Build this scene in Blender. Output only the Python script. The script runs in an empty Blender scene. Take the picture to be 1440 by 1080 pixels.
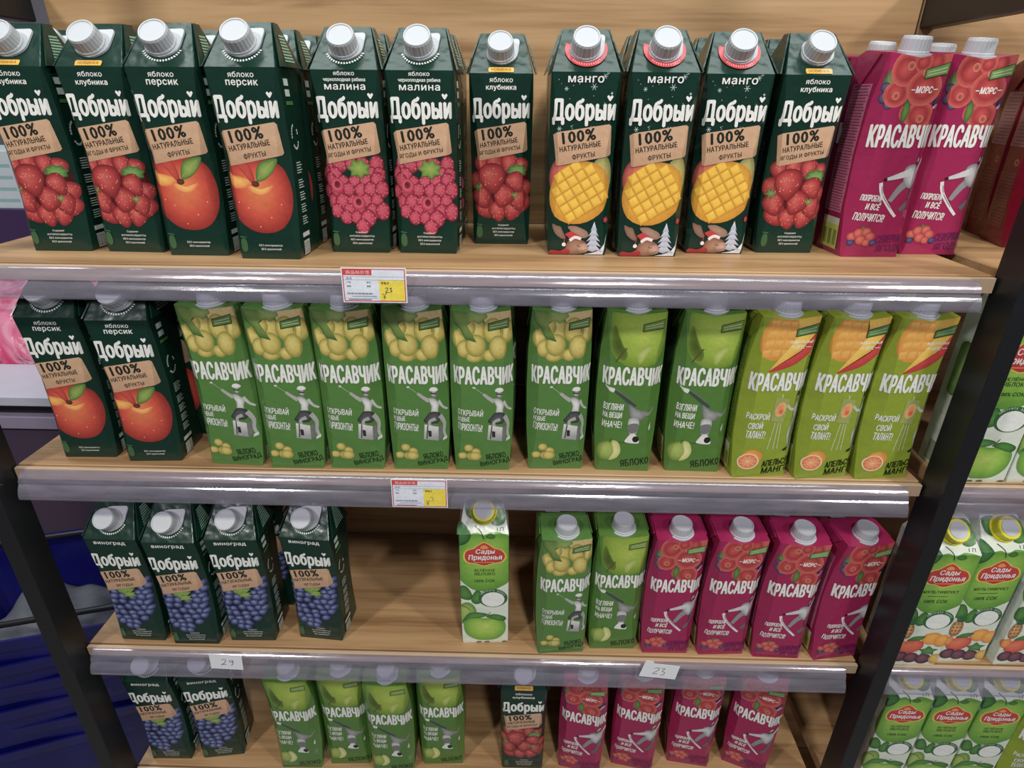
import bpy, math, random
import numpy as np
from mathutils import Matrix, Vector
from mathutils.geometry import tessellate_polygon, delaunay_2d_cdt
random.seed(7)
scene = bpy.context.scene
COL = scene.collection

# ---------------------------------------------------------------- camera
CAM_H = 1.45
cam_d = bpy.data.cameras.new('camera'); cam = bpy.data.objects.new('camera', cam_d); COL.objects.link(cam)
cam_d.sensor_fit = 'HORIZONTAL'; cam_d.sensor_width = 36.0
cam_d.lens = 845.555 / 1440 * 36.0
cam_d.clip_start = 0.01
Rv = Vector((0.9997328, 0.02144638, 0.00862491)); Uv = Vector((-0.01691702, 0.42453686, 0.9052526)); Fv = Vector((-0.0157528, 0.90515662, -0.42478623))
m = Matrix.Identity(4)
for i in range(3):
    m[i][0] = Rv[i]; m[i][1] = Uv[i]; m[i][2] = -Fv[i]
m[2][3] = CAM_H
cam.matrix_world = m
scene.camera = cam
scene.view_settings.view_transform = 'Standard'; scene.view_settings.look = 'None'
scene.view_settings.gamma = 1; scene.view_settings.use_curve_mapping = False
scene.view_settings.exposure = 0.0

# ---------------------------------------------------------------- light
world = bpy.data.worlds.new('store_air'); scene.world = world; world.use_nodes = True
world.node_tree.nodes['Background'].inputs[0].default_value = (0.80, 0.86, 1.0, 1)
world.node_tree.nodes['Background'].inputs[1].default_value = 0.13
def area(name, loc, size, power, color, target=(0, 0.7, 0.9), sy=None):
    d = bpy.data.lights.new(name, 'AREA'); d.energy = power; d.color = color; d.size = size
    if sy: d.shape = 'RECTANGLE'; d.size_y = sy
    o = bpy.data.objects.new(name, d); COL.objects.link(o); o.location = loc
    o.rotation_euler = (Vector(target) - Vector(loc)).to_track_quat('-Z', 'Y').to_euler()
    return o
for i, (lx, ly, lz) in enumerate([(-1.35, -0.75, 2.85), (0.38, -0.85, 2.85), (1.75, -0.7, 2.85)]):
    area('ceiling_lamp', (lx, ly, lz), 0.18, 24, (1.0, 0.97, 0.92), target=(lx * 0.3, 0.7, 0.9))
area('ceiling_strip_lamp', (0.15, 0.52, 3.0), 2.7, 19, (0.90, 1.0, 0.98), target=(0.15, 0.56, 1.2), sy=0.34)
area('ceiling_panel', (-1.9, 1.6, 3.0), 0.9, 16, (0.95, 0.97, 1.0), target=(-1.6, 1.5, 0.8))

# ---------------------------------------------------------------- materials
def lin(c):
    return tuple(((x / 255) / 12.92 if x / 255 <= 0.04045 else ((x / 255 + 0.055) / 1.055) ** 2.4) for x in c)
MATS = {}
def mat(name, rgb, rough=0.5, metal=0.0, var=0.06, scale=40, bump=0.0, coat=0.0, bscale=60):
    if name in MATS: return MATS[name]
    m = bpy.data.materials.new(name); m.use_nodes = True; nt = m.node_tree; N = nt.nodes; L = nt.links
    b = N['Principled BSDF']; b.inputs['Roughness'].default_value = rough; b.inputs['Metallic'].default_value = metal
    b.inputs['Coat Weight'].default_value = coat; b.inputs['Coat Roughness'].default_value = 0.12
    tc = N.new('ShaderNodeTexCoord'); no = N.new('ShaderNodeTexNoise'); no.inputs['Scale'].default_value = scale; no.inputs['Detail'].default_value = 3
    L.new(tc.outputs['Object'], no.inputs['Vector'])
    mx = N.new('ShaderNodeMix'); mx.data_type = 'RGBA'
    c = lin(rgb)
    mx.inputs[6].default_value = tuple(x * (1 - var) for x in c) + (1,); mx.inputs[7].default_value = tuple(min(1, x * (1 + var)) for x in c) + (1,)
    L.new(no.outputs[0], mx.inputs[0]); L.new(mx.outputs[2], b.inputs['Base Color'])
    if bump:
        n2 = N.new('ShaderNodeTexNoise'); n2.inputs['Scale'].default_value = bscale; n2.inputs['Detail'].default_value = 2
        L.new(tc.outputs['Object'], n2.inputs['Vector'])
        bp = N.new('ShaderNodeBump'); bp.inputs['Strength'].default_value = bump; bp.inputs['Distance'].default_value = 0.004
        L.new(n2.outputs[0], bp.inputs['Height']); L.new(bp.outputs[0], b.inputs['Normal'])
    MATS[name] = m
    return m
def print_mat():
    m = bpy.data.materials.new('printed_card'); m.use_nodes = True; nt = m.node_tree; N = nt.nodes; L = nt.links
    b = N['Principled BSDF']; b.inputs['Roughness'].default_value = 0.25
    at = N.new('ShaderNodeAttribute'); at.attribute_name = 'Col'
    tc = N.new('ShaderNodeTexCoord'); no = N.new('ShaderNodeTexNoise'); no.inputs['Scale'].default_value = 260; no.inputs['Detail'].default_value = 3
    L.new(tc.outputs['Object'], no.inputs['Vector'])
    mr = N.new('ShaderNodeMapRange'); mr.inputs['To Min'].default_value = 0.86; mr.inputs['To Max'].default_value = 1.12
    L.new(no.outputs[0], mr.inputs['Value'])
    vm = N.new('ShaderNodeVectorMath'); vm.operation = 'SCALE'
    L.new(at.outputs['Color'], vm.inputs[0]); L.new(mr.outputs[0], vm.inputs['Scale']); hs = N.new('ShaderNodeHueSaturation'); hs.inputs['Saturation'].default_value = 0.93; L.new(vm.outputs[0], hs.inputs['Color']); L.new(hs.outputs[0], b.inputs['Base Color'])
    n2 = N.new('ShaderNodeTexNoise'); n2.inputs['Scale'].default_value = 45
    L.new(tc.outputs['Object'], n2.inputs['Vector'])
    bp = N.new('ShaderNodeBump'); bp.inputs['Strength'].default_value = 0.35; bp.inputs['Distance'].default_value = 0.004
    L.new(n2.outputs[0], bp.inputs['Height']); L.new(bp.outputs[0], b.inputs['Normal'])
    return m
PRINT = print_mat()
def card(name, rgb):
    return mat(name, rgb, rough=0.24, var=0.06, scale=90, bump=0.35, bscale=45)
def wood(name, c1, c2, c3):
    m = bpy.data.materials.new(name); m.use_nodes = True; nt = m.node_tree; N = nt.nodes; L = nt.links
    b = N['Principled BSDF']; b.inputs['Roughness'].default_value = 0.42
    tc = N.new('ShaderNodeTexCoord')
    mp = N.new('ShaderNodeMapping'); mp.inputs['Scale'].default_value = (1.1, 16, 16); L.new(tc.outputs['Object'], mp.inputs['Vector'])
    no = N.new('ShaderNodeTexNoise'); no.inputs['Scale'].default_value = 2.2; no.inputs['Detail'].default_value = 6; no.inputs['Distortion'].default_value = 1.2
    L.new(mp.outputs[0], no.inputs['Vector'])
    mp2 = N.new('ShaderNodeMapping'); mp2.inputs['Scale'].default_value = (6, 160, 160); L.new(tc.outputs['Object'], mp2.inputs['Vector'])
    n2 = N.new('ShaderNodeTexNoise'); n2.inputs['Scale'].default_value = 1.5; n2.inputs['Detail'].default_value = 4
    L.new(mp2.outputs[0], n2.inputs['Vector'])
    wv = N.new('ShaderNodeTexWave'); wv.wave_type = 'BANDS'; wv.bands_direction = 'DIAGONAL'
    wv.inputs['Scale'].default_value = 1.1; wv.inputs['Distortion'].default_value = 3.5; wv.inputs['Detail'].default_value = 2; wv.inputs['Detail Scale'].default_value = 0.6
    mp3 = N.new('ShaderNodeMapping'); mp3.inputs['Scale'].default_value = (0.45, 9, 9); L.new(tc.outputs['Object'], mp3.inputs['Vector'])
    L.new(mp3.outputs[0], wv.inputs['Vector'])
    rp = N.new('ShaderNodeValToRGB'); e = rp.color_ramp.elements
    e[0].position = 0.3; e[0].color = lin(c1) + (1,); e[1].position = 0.68; e[1].color = lin(c3) + (1,)
    k = rp.color_ramp.elements.new(0.48); k.color = lin(c2) + (1,)
    a1 = N.new('ShaderNodeMath'); a1.operation = 'MULTIPLY_ADD'; a1.inputs[1].default_value = 0.13
    L.new(wv.outputs['Fac'], a1.inputs[0]); 
    a2 = N.new('ShaderNodeMath'); a2.operation = 'MULTIPLY_ADD'; a2.inputs[1].default_value = 0.55; L.new(no.outputs[0], a2.inputs[0])
    a3 = N.new('ShaderNodeMath'); a3.operation = 'MULTIPLY'; a3.inputs[1].default_value = 0.23; L.new(n2.outputs[0], a3.inputs[0])
    L.new(a3.outputs[0], a2.inputs[2]); L.new(a2.outputs[0], a1.inputs[2]); L.new(a1.outputs[0], rp.inputs[0])
    L.new(rp.outputs[0], b.inputs['Base Color'])
    MATS[name] = m
    return m
WOOD = wood('light_oak_laminate', (138, 104, 70), (176, 140, 100), (194, 160, 120))
EDGE = mat('beige_edge_strip', (190, 164, 138), 0.3, var=0.04)
BLACK = mat('black_powder_coat', (24, 25, 28), 0.38, var=0.15, scale=200)
WHITEP = mat('white_cap_plastic', (190, 194, 200), 0.42, var=0.02)
YELP = mat('yellow_cap_plastic', (222, 214, 50), 0.35, var=0.05)
PAPER = mat('white_paper', (228, 230, 236), 0.7, var=0.02)
def rail_mat():
    m = bpy.data.materials.new('clear_rail_plastic'); m.use_nodes = True; nt = m.node_tree; N = nt.nodes; L = nt.links
    for n in list(N):
        if n.type != 'OUTPUT_MATERIAL': N.remove(n)
    out = [n for n in N if n.type == 'OUTPUT_MATERIAL'][0]
    tr = N.new('ShaderNodeBsdfTransparent'); tr.inputs[0].default_value = (0.90, 0.89, 0.95, 1)
    gl = N.new('ShaderNodeBsdfGlossy'); gl.inputs['Roughness'].default_value = 0.13; gl.inputs[0].default_value = (0.95, 0.95, 1, 1)
    df = N.new('ShaderNodeBsdfDiffuse'); df.inputs[0].default_value = (0.62, 0.58, 0.68, 1)
    fr = N.new('ShaderNodeFresnel'); fr.inputs[0].default_value = 1.5
    tc = N.new('ShaderNodeTexCoord'); mp = N.new('ShaderNodeMapping'); mp.inputs['Scale'].default_value = (.5, 3, 3)
    no = N.new('ShaderNodeTexNoise'); no.inputs['Scale'].default_value = 45; no.inputs['Detail'].default_value = 5
    L.new(tc.outputs['Object'], mp.inputs[0]); L.new(mp.outputs[0], no.inputs['Vector'])
    bp = N.new('ShaderNodeBump'); bp.inputs['Strength'].default_value = 0.12; bp.inputs['Distance'].default_value = 0.002
    L.new(no.outputs[0], bp.inputs['Height']); L.new(bp.outputs[0], gl.inputs['Normal'])
    m1 = N.new('ShaderNodeMixShader'); mr = N.new('ShaderNodeMapRange'); mr.inputs['To Min'].default_value = 0.04; mr.inputs['To Max'].default_value = 0.20
    L.new(no.outputs[0], mr.inputs['Value']); L.new(mr.outputs[0], m1.inputs[0]); L.new(tr.outputs[0], m1.inputs[1]); L.new(df.outputs[0], m1.inputs[2])
    m2 = N.new('ShaderNodeMixShader'); ma = N.new('ShaderNodeMath'); ma.operation = 'MULTIPLY_ADD'; ma.inputs[1].default_value = 1.0; ma.inputs[2].default_value = 0.10
    ge = N.new('ShaderNodeNewGeometry'); iv = N.new('ShaderNodeMath'); iv.operation = 'SUBTRACT'; iv.inputs[0].default_value = 1.0; L.new(ge.outputs['Backfacing'], iv.inputs[1])
    mb = N.new('ShaderNodeMath'); mb.operation = 'MULTIPLY'; L.new(ma.outputs[0], mb.inputs[0]); L.new(iv.outputs[0], mb.inputs[1])
    L.new(fr.outputs[0], ma.inputs[0]); L.new(mb.outputs[0], m2.inputs[0]); L.new(m1.outputs[0], m2.inputs[1]); L.new(gl.outputs[0], m2.inputs[2])
    L.new(m2.outputs[0], out.inputs[0])
    return m
RAIL = rail_mat()
def film_mat(name, rgb, t=0.35):
    m = bpy.data.materials.new(name); m.use_nodes = True; nt = m.node_tree; N = nt.nodes; L = nt.links
    b = N['Principled BSDF']; b.inputs['Base Color'].default_value = lin(rgb) + (1,); b.inputs['Roughness'].default_value = 0.2; b.inputs['Coat Weight'].default_value = 0.6
    tc = N.new('ShaderNodeTexCoord'); no = N.new('ShaderNodeTexNoise'); no.inputs['Scale'].default_value = 9; no.inputs['Detail'].default_value = 4; no.inputs['Distortion'].default_value = 2
    L.new(tc.outputs['Object'], no.inputs['Vector'])
    rp = N.new('ShaderNodeValToRGB'); rp.color_ramp.elements[0].color = lin(rgb) + (1,); rp.color_ramp.elements[1].color = lin((255, 190, 215)) + (1,)
    rp.color_ramp.elements[0].position = .4; rp.color_ramp.elements[1].position = .75
    L.new(no.outputs[0], rp.inputs[0]); L.new(rp.outputs[0], b.inputs['Base Color'])
    bp = N.new('ShaderNodeBump'); bp.inputs['Strength'].default_value = 0.8; bp.inputs['Distance'].default_value = 0.02
    L.new(no.outputs[0], bp.inputs['Height']); L.new(bp.outputs[0], b.inputs['Normal'])
    return m

# ---------------------------------------------------------------- mesh helpers
def new_obj(name, me, parent=None, material=None):
    o = bpy.data.objects.new(name, me); COL.objects.link(o)
    if material is not None:
        me.materials.clear(); me.materials.append(material)
    if parent is not None: o.parent = parent
    return o
def mesh(name, V, F, smooth=False):
    me = bpy.data.meshes.new(name); me.from_pydata([tuple(v) for v in V], [], F); me.update()
    if smooth:
        for p in me.polygons: p.use_smooth = True
    return me
class MB:
    def __init__(s): s.V = []; s.F = []
    def add(s, V, F):
        n = len(s.V); s.V += [tuple(v) for v in V]; s.F += [tuple(i + n for i in f) for f in F]
    def box(s, x0, x1, y0, y1, z0, z1, c=0.0):
        if c <= 0:
            V = [(x0, y0, z0), (x1, y0, z0), (x1, y1, z0), (x0, y1, z0), (x0, y0, z1), (x1, y0, z1), (x1, y1, z1), (x0, y1, z1)]
            s.add(V, [(3, 2, 1, 0), (4, 5, 6, 7), (0, 1, 5, 4), (1, 2, 6, 5), (2, 3, 7, 6), (3, 0, 4, 7)]); return
        rings = []
        for z, i in ((z0, c), (z0 + c, 0), (z1 - c, 0), (z1, c)):
            a, b, d, e = x0 + i, x1 - i, y0 + i, y1 - i
            k = c * 0.6
            rings.append([(a + k, d, z), (b - k, d, z), (b, d + k, z), (b, e - k, z), (b - k, e, z), (a + k, e, z), (a, e - k, z), (a, d + k, z)])
        V = [v for r in rings for v in r]; F = [tuple(range(7, -1, -1)), tuple(24 + i for i in range(8))]
        for r in range(3):
            for i in range(8):
                j = (i + 1) % 8; F.append((r * 8 + i, r * 8 + j, r * 8 + 8 + j, r * 8 + 8 + i))
        s.add(V, F)
    def lathe(s, prof, seg=32, M=None, rib=None):
        V = []; F = []
        for k, (r, z) in enumerate(prof):
            for i in range(seg):
                a = 2 * math.pi * i / seg
                rr = r - (rib[1] if rib and k in rib[0] and i % 2 else 0)
                v = Vector((rr * math.cos(a), rr * math.sin(a), z)); V.append(tuple(M @ v) if M else tuple(v))
        for k in range(len(prof) - 1):
            for i in range(seg):
                j = (i + 1) % seg; F.append((k * seg + i, k * seg + j, (k + 1) * seg + j, (k + 1) * seg + i))
        F.append(tuple(range(seg - 1, -1, -1))); F.append(tuple((len(prof) - 1) * seg + i for i in range(seg)))
        s.add(V, F)
    def extrude_x(s, prof, x0, x1):
        n = len(prof); V = [(x0, y, z) for y, z in prof] + [(x1, y, z) for y, z in prof]
        F = [tuple((i, (i + 1) % n, (i + 1) % n + n, i + n)) for i in range(n)]
        F += [tuple(range(n - 1, -1, -1)), tuple(range(n, 2 * n))]
        s.add(V, F)
    def prism(s, pts, z0, z1, M=None):
        n = len(pts); V = [Vector((x, y, z0)) for x, y in pts] + [Vector((x, y, z1)) for x, y in pts]
        if M: V = [M @ v for v in V]
        F = [tuple((i, (i + 1) % n, (i + 1) % n + n, i + n)) for i in range(n)] + [tuple(range(n - 1, -1, -1)), tuple(range(n, 2 * n))]
        s.add(V, F)
    def build(s, name, material, parent=None, smooth=False):
        return new_obj(name, mesh(name, s.V, s.F, smooth), parent, material)
def thing(name, label, cat, loc=(0, 0, 0), rz=0.0, group=None):
    o = bpy.data.objects.new(name, None); COL.objects.link(o); o.empty_display_size = 0.02
    o.location = loc; o.rotation_euler = (0, 0, rz); o['label'] = label; o['category'] = cat
    if group: o['group'] = group
    return o

# ---------------------------------------------------------------- flat print, drawn in millimetres
def spline(P, n=5, closed=True):
    out = []; N = len(P)
    for i in range(N if closed else N - 1):
        if closed: p0, p1, p2, p3 = P[i - 1], P[i], P[(i + 1) % N], P[(i + 2) % N]
        else: p0, p1, p2, p3 = P[max(0, i - 1)], P[i], P[i + 1], P[min(N - 1, i + 2)]
        for k in range(n):
            t = k / n
            out.append(tuple(0.5 * ((2 * p1[a]) + (-p0[a] + p2[a]) * t + (2 * p0[a] - 5 * p1[a] + 4 * p2[a] - p3[a]) * t * t + (-p0[a] + 3 * p1[a] - 3 * p2[a] + p3[a]) * t ** 3) for a in (0, 1)))
    if not closed: out.append(P[-1])
    return out
GL = {}
def glyphs(body, bold, res):
    key = (body, bold, res)
    if key in GL: return GL[key]
    c = bpy.data.curves.new('lettering', 'FONT'); c.body = body; c.space_character = 1.0 + bold * 2.0; c.resolution_u = res
    c.fill_mode = 'NONE'
    o = bpy.data.objects.new('lettering', c); COL.objects.link(o)
    dg = bpy.context.evaluated_depsgraph_get(); ev = o.evaluated_get(dg); me = ev.to_mesh()
    vs = [Vector((v.co.x, v.co.y)) for v in me.vertices]; es = [tuple(sorted(e.vertices)) for e in me.edges]; es = [e if e[1] - e[0] == 1 else e[::-1] for e in es]
    ev.to_mesh_clear(); bpy.data.objects.remove(o); bpy.data.curves.remove(c)
    V, T = np.zeros((3, 2)), np.array([[0, 1, 2]])
    if vs:
        r = delaunay_2d_cdt(vs, es, [], 2, 1e-5)
        V = np.array([tuple(v) for v in r[0]], float); T = []
        for f in r[2]:
            for q in range(1, len(f) - 1): T.append((f[0], f[q], f[q + 1]))
        T = np.array(T, int)
        cen = V[T].mean(1); E0 = np.array([vs[e[0]][:] for e in es]); E1 = np.array([vs[e[1]][:] for e in es])
        up = (E0[None, :, 1] > cen[:, None, 1]) != (E1[None, :, 1] > cen[:, None, 1])
        dy = E1[:, 1] - E0[:, 1]; dy = np.where(np.abs(dy) < 1e-12, 1e-12, dy)
        xi = E0[None, :, 0] + (cen[:, None, 1] - E0[None, :, 1]) * ((E1[:, 0] - E0[:, 0]) / dy)[None]
        T = T[((up & (xi > cen[:, None, 0])) * np.sign(dy)[None]).sum(1) != 0]
    V -= V.min(0); V /= np.maximum(V.max(0)[1], 1e-6)
    GL[key] = (V, T); return GL[key]
class Art:
    STEP = 0.000009
    def __init__(s): s.P = {}; s.k = 1; s.hold = False; s.leafn = 0
    def _add(s, part, T, C):
        if part == 'fruit_leaf': part = 'fruit_leaf|%d' % s.leafn
        T = np.asarray(T, float); C = np.asarray(C, float)
        O = np.full(len(T), 0.00005 + s.k * s.STEP); s.k += 0 if s.hold else 1
        s.P.setdefault(part, []).append((T, C, O))
    def poly(s, part, pts, rgb, rgb2=None):
        """rgb2: colour at the low end of the polygon (a printed blend)."""
        tr = tessellate_polygon([[Vector((x, y, 0)) for x, y in pts]])
        P = np.array(pts, float); T = P[np.array(tr)]
        c = np.array(lin(rgb))
        if rgb2 is None: C = np.tile(c, (len(T), 3, 1))
        else:
            d = np.array(lin(rgb2)); lo, hi = P[:, 1].min(), P[:, 1].max(); t = ((T[:, :, 1] - lo) / max(1e-6, hi - lo))[..., None]
            C = d * (1 - t) + c * t
        s._add(part, T, C)
    def blob(s, part, pts, cin, cout, h=(0.0, 0.0), mid=None):
        """closed outline filled from a printed bright centre to its edge colour."""
        if part == 'fruit_leaf': s.leafn += 1
        P = np.array(pts, float); c = P.mean(0) + np.array(h); n = len(P)
        ci, co = np.array(lin(cin)), np.array(lin(cout)); cm = np.array(lin(mid)) if mid else ci * 0.6 + co * 0.4
        M1 = c + (P - c) * 0.62; T = []; C = []
        for i in range(n):
            j = (i + 1) % n
            T.append((c, M1[i], M1[j])); C.append((ci, cm, cm))
            T.append((M1[i], P[i], P[j])); C.append((cm, co, co)); T.append((M1[i], P[j], M1[j])); C.append((cm, co, cm))
        s._add(part, T, C)
    def disc(s, part, x, y, rx, ry, cin, cout, rot=0, n=16, h=None, mid=None):
        a = math.radians(rot); P = []
        for i in range(n):
            t = 2 * math.pi * i / n; u, v = rx * math.cos(t), ry * math.sin(t)
            P.append((x + u * math.cos(a) - v * math.sin(a), y + u * math.sin(a) + v * math.cos(a)))
        s.blob(part, P, cin, cout, h if h else (-rx * 0.2, ry * 0.25), mid)
    def flat(s, part, x, y, rx, ry, rgb, rot=0, n=14):
        a = math.radians(rot)
        s.poly(part, [(x + rx * math.cos(t) * math.cos(a) - ry * math.sin(t) * math.sin(a), y + rx * math.cos(t) * math.sin(a) + ry * math.sin(t) * math.cos(a)) for t in [2 * math.pi * i / n for i in range(n)]], rgb)
    def line(s, part, pts, w, rgb, w2=None):
        T = []; w2 = w if w2 is None else w2
        n = len(pts)
        L = []
        for i, p in enumerate(pts):
            q = pts[max(0, i - 1)]; r = pts[min(n - 1, i + 1)]; dx, dy = r[0] - q[0], r[1] - q[1]; l = math.hypot(dx, dy) or 1
            ww = (w + (w2 - w) * i / max(1, n - 1)) / 2
            L.append(((p[0] - dy / l * ww, p[1] + dx / l * ww), (p[0] + dy / l * ww, p[1] - dx / l * ww)))
        for i in range(n - 1):
            a, b = L[i]; c, d = L[i + 1]; T += [(a, b, d), (a, d, c)]
        s._add(part, T, np.tile(np.array(lin(rgb)), (len(T), 3, 1)))
    def text(s, part, body, u0, v0, v1, rgb, u1=None, wide=1.0, bold=0.02, rot=0, shear=0, res=2, center=None):
        V, T = glyphs(body, bold, res)
        P = V * (v1 - v0); P[:, 0] *= wide
        w = P[:, 0].max()
        if u1 is not None: P[:, 0] *= (u1 - u0) / w; w = u1 - u0
        P[:, 0] += P[:, 1] * shear
        x0 = u0
        if center is not None: x0 = center - w / 2
        a = math.radians(rot); X = P[:, 0].copy(); Y = P[:, 1].copy()
        P[:, 0] = x0 + X * math.cos(a) - Y * math.sin(a); P[:, 1] = v0 + X * math.sin(a) + Y * math.cos(a)
        q = bold * (.78 if v1 - v0 > 12 else .8) * (v1 - v0) if bold > .015 else 0
        for dx, dy in ([(0, 0)] if not q else [(-q, 0), (q, 0), (0, -q * .7), (0, q * .7)] if res > 1 and v1 - v0 > 4 else [(-q * .6, 0), (q * .6, 0)]):
            Tr = (P + np.array((dx, dy)))[T]; s._add(part, Tr, np.tile(np.array(lin(rgb)), (len(Tr), 3, 1)))
def split(T, C, O, a, b, c, keep=0):
    """cut the triangles along a*u+b*v+c=0; keep=+1/-1 drops the other side."""
    D = T[:, :, 0] * a + T[:, :, 1] * b + c
    D[np.abs(D) < 1e-6] = 0
    pos = (D >= 0).all(1); neg = (D <= 0).all(1) & ~pos; st = ~(pos | neg)
    oT, oC, oO = [], [], []
    if keep >= 0: oT.append(T[pos]); oC.append(C[pos]); oO.append(O[pos])
    if keep <= 0: oT.append(T[neg]); oC.append(C[neg]); oO.append(O[neg])
    nT, nC, nO = [], [], []
    for i in np.nonzero(st)[0]:
        for sgn in (1, -1):
            if keep and sgn != keep: continue
            pt, pc = [], []
            for k in range(3):
                l = (k + 1) % 3; d0, d1 = D[i, k] * sgn, D[i, l] * sgn
                if d0 >= 0: pt.append(T[i, k]); pc.append(C[i, k])
                if d0 * d1 < 0:
                    t = d0 / (d0 - d1); pt.append(T[i, k] + (T[i, l] - T[i, k]) * t); pc.append(C[i, k] + (C[i, l] - C[i, k]) * t)
            for q in range(1, len(pt) - 1):
                nT.append((pt[0], pt[q], pt[q + 1])); nC.append((pc[0], pc[q], pc[q + 1])); nO.append(O[i])
    if nT: oT.append(np.array(nT)); oC.append(np.array(nC)); oO.append(np.array(nO))
    if not oT: return T[:0], C[:0], O[:0]
    return np.concatenate(oT), np.concatenate(oC), np.concatenate(oO)
def emit(art, surf, parent):
    """lay the printed pieces on the carton surface, one object per part."""
    out = {}
    for name, ls in art.P.items():
        T = np.concatenate([l[0] for l in ls]); C = np.concatenate([l[1] for l in ls]); O = np.concatenate([l[2] for l in ls])
        for (a, b, c, k) in surf.cuts: T, C, O = split(T, C, O, a, b, c, k)
        if not len(T): continue
        A = (T[:, 1, 0] - T[:, 0, 0]) * (T[:, 2, 1] - T[:, 0, 1]) - (T[:, 2, 0] - T[:, 0, 0]) * (T[:, 1, 1] - T[:, 0, 1])
        ok = np.abs(A) > 1e-7; T, C, O, A = T[ok], C[ok], O[ok], A[ok]
        f = A < 0; T[f] = T[f][:, ::-1]; C[f] = C[f][:, ::-1]
        V = np.empty((len(T) * 3, 3)); U = T.reshape(-1, 2); CT = T.mean(1)
        for i in range(len(U)):
            V[i] = surf.map(U[i, 0], U[i, 1], O[i // 3], CT[i // 3])
        me = bpy.data.meshes.new(name.split('|')[0])
        me.vertices.add(len(V)); me.vertices.foreach_set('co', V.ravel())
        n = len(T); me.loops.add(3 * n); me.loops.foreach_set('vertex_index', np.arange(3 * n))
        me.polygons.add(n); me.polygons.foreach_set('loop_start', np.arange(0, 3 * n, 3)); me.polygons.foreach_set('loop_total', np.full(n, 3))
        me.update()
        ca = me.color_attributes.new('Col', 'FLOAT_COLOR', 'POINT')
        ca.data.foreach_set('color', np.concatenate([C.reshape(-1, 3), np.ones((3 * n, 1))], 1).ravel())
        out[name] = new_obj(name.split('|')[0], me, parent, PRINT)
    return out

# ---------------------------------------------------------------- carton bodies
class PrismSurf:
    """eight-sided carton: rings of (height, half width, half depth, corner chamfer), all in mm."""
    def __init__(s, rings, roof=None, dip=0.0, umax=88):
        s.R = rings; s.roof = roof; s.dip = dip
        s.top = rings[-1][0]
        s.cuts = []
        for r in rings[1:-1]: s.cuts.append((0, 1, -r[0], 0))
        s.cuts.append((0, 1, -rings[0][0] - 0.3, 1))
        if roof: s.cuts.append((0, 1, -s.top, 0)); s.cuts.append((0, -1, s.top + roof[2], 1))
        else: s.cuts.append((0, -1, s.top, 1))
        s.cuts.append((1, 0, umax, 1)); s.cuts.append((-1, 0, umax, 1)); s.cuts.append((1, 0, 0, 0))
        for q0, q1 in zip(rings[:-1], rings[1:]):
            for fn in (lambda q: q[1] - q[3], lambda q: q[1] - q[3] + q[3] * math.sqrt(2)):
                z0, z1 = q0[0], q1[0]; u0, u1 = fn(q0), fn(q1); k = (u1 - u0) / (z1 - z0)
                s.cuts.append((1, -k, -(u0 - k * z0), 0)); s.cuts.append((-1, -k, -(u0 - k * z0), 0))
    def sec(s, z):
        R = s.R
        if z <= R[0][0]: return R[0][1:]
        for a, b in zip(R[:-1], R[1:]):
            if z <= b[0]:
                t = (z - a[0]) / (b[0] - a[0]); return tuple(a[i] + (b[i] - a[i]) * t for i in (1, 2, 3))
        return R[-1][1:]
    def map(s, u, z, off, ct):
        sg = -1 if ct[0] < 0 else 1; a = max(0.0, u * sg)
        if s.roof and ct[1] > s.top:
            W, Dh, b = s.R[-1][1:]; wr, yr, L, zr = s.roof
            t = (z - s.top) / L; y = -Dh + yr * t; zz = s.top + (zr - s.top) * t
            nx, ny, nz = 0, -(zr - s.top) / L, yr / L; o = off * 1000
            return (u / 1000, (y + ny * o) / 1000, (zz + nz * o) / 1000)
        W, Dh, b = s.sec(z); f = W - b; dg = b * math.sqrt(2)
        ca = abs(ct[0]); Wc, Dc, bc = s.sec(ct[1]); fc = Wc - bc; dc = bc * math.sqrt(2)
        o = off * 1000; e = .4142 * o
        if ca <= fc: p = (a * (f + e) / max(f, 1e-6), -Dh - o)
        elif ca <= fc + dc: t = (a - f) / max(dg, 1e-6); p = (f + e + t * (b + o - e), -Dh - o + t * (b + o - e))
        else: t = (a - f - dg); p = (W + o, -Dh + b - e + t)
        zz = z
        if s.dip and z > s.top - 12: zz = z + (z - s.top + 12) / 12 * s.dip * min(1, a / W)
        return (sg * p[0] / 1000, p[1] / 1000, zz / 1000)
def ring_pts(q, dip=0):
    z, W, D, b = q
    c = [(0, -D, 0), (W - b, -D, 1), (W, -D + b, 1), (W, D - b, .4), (W - b, D, .4), (0, D, .4), (-W + b, D, .4), (-W, D - b, .4), (-W, -D + b, 1), (-W + b, -D, 1)]
    return [(x / 1000, y / 1000, (z + dip * k) / 1000) for x, y, k in c]
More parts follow.
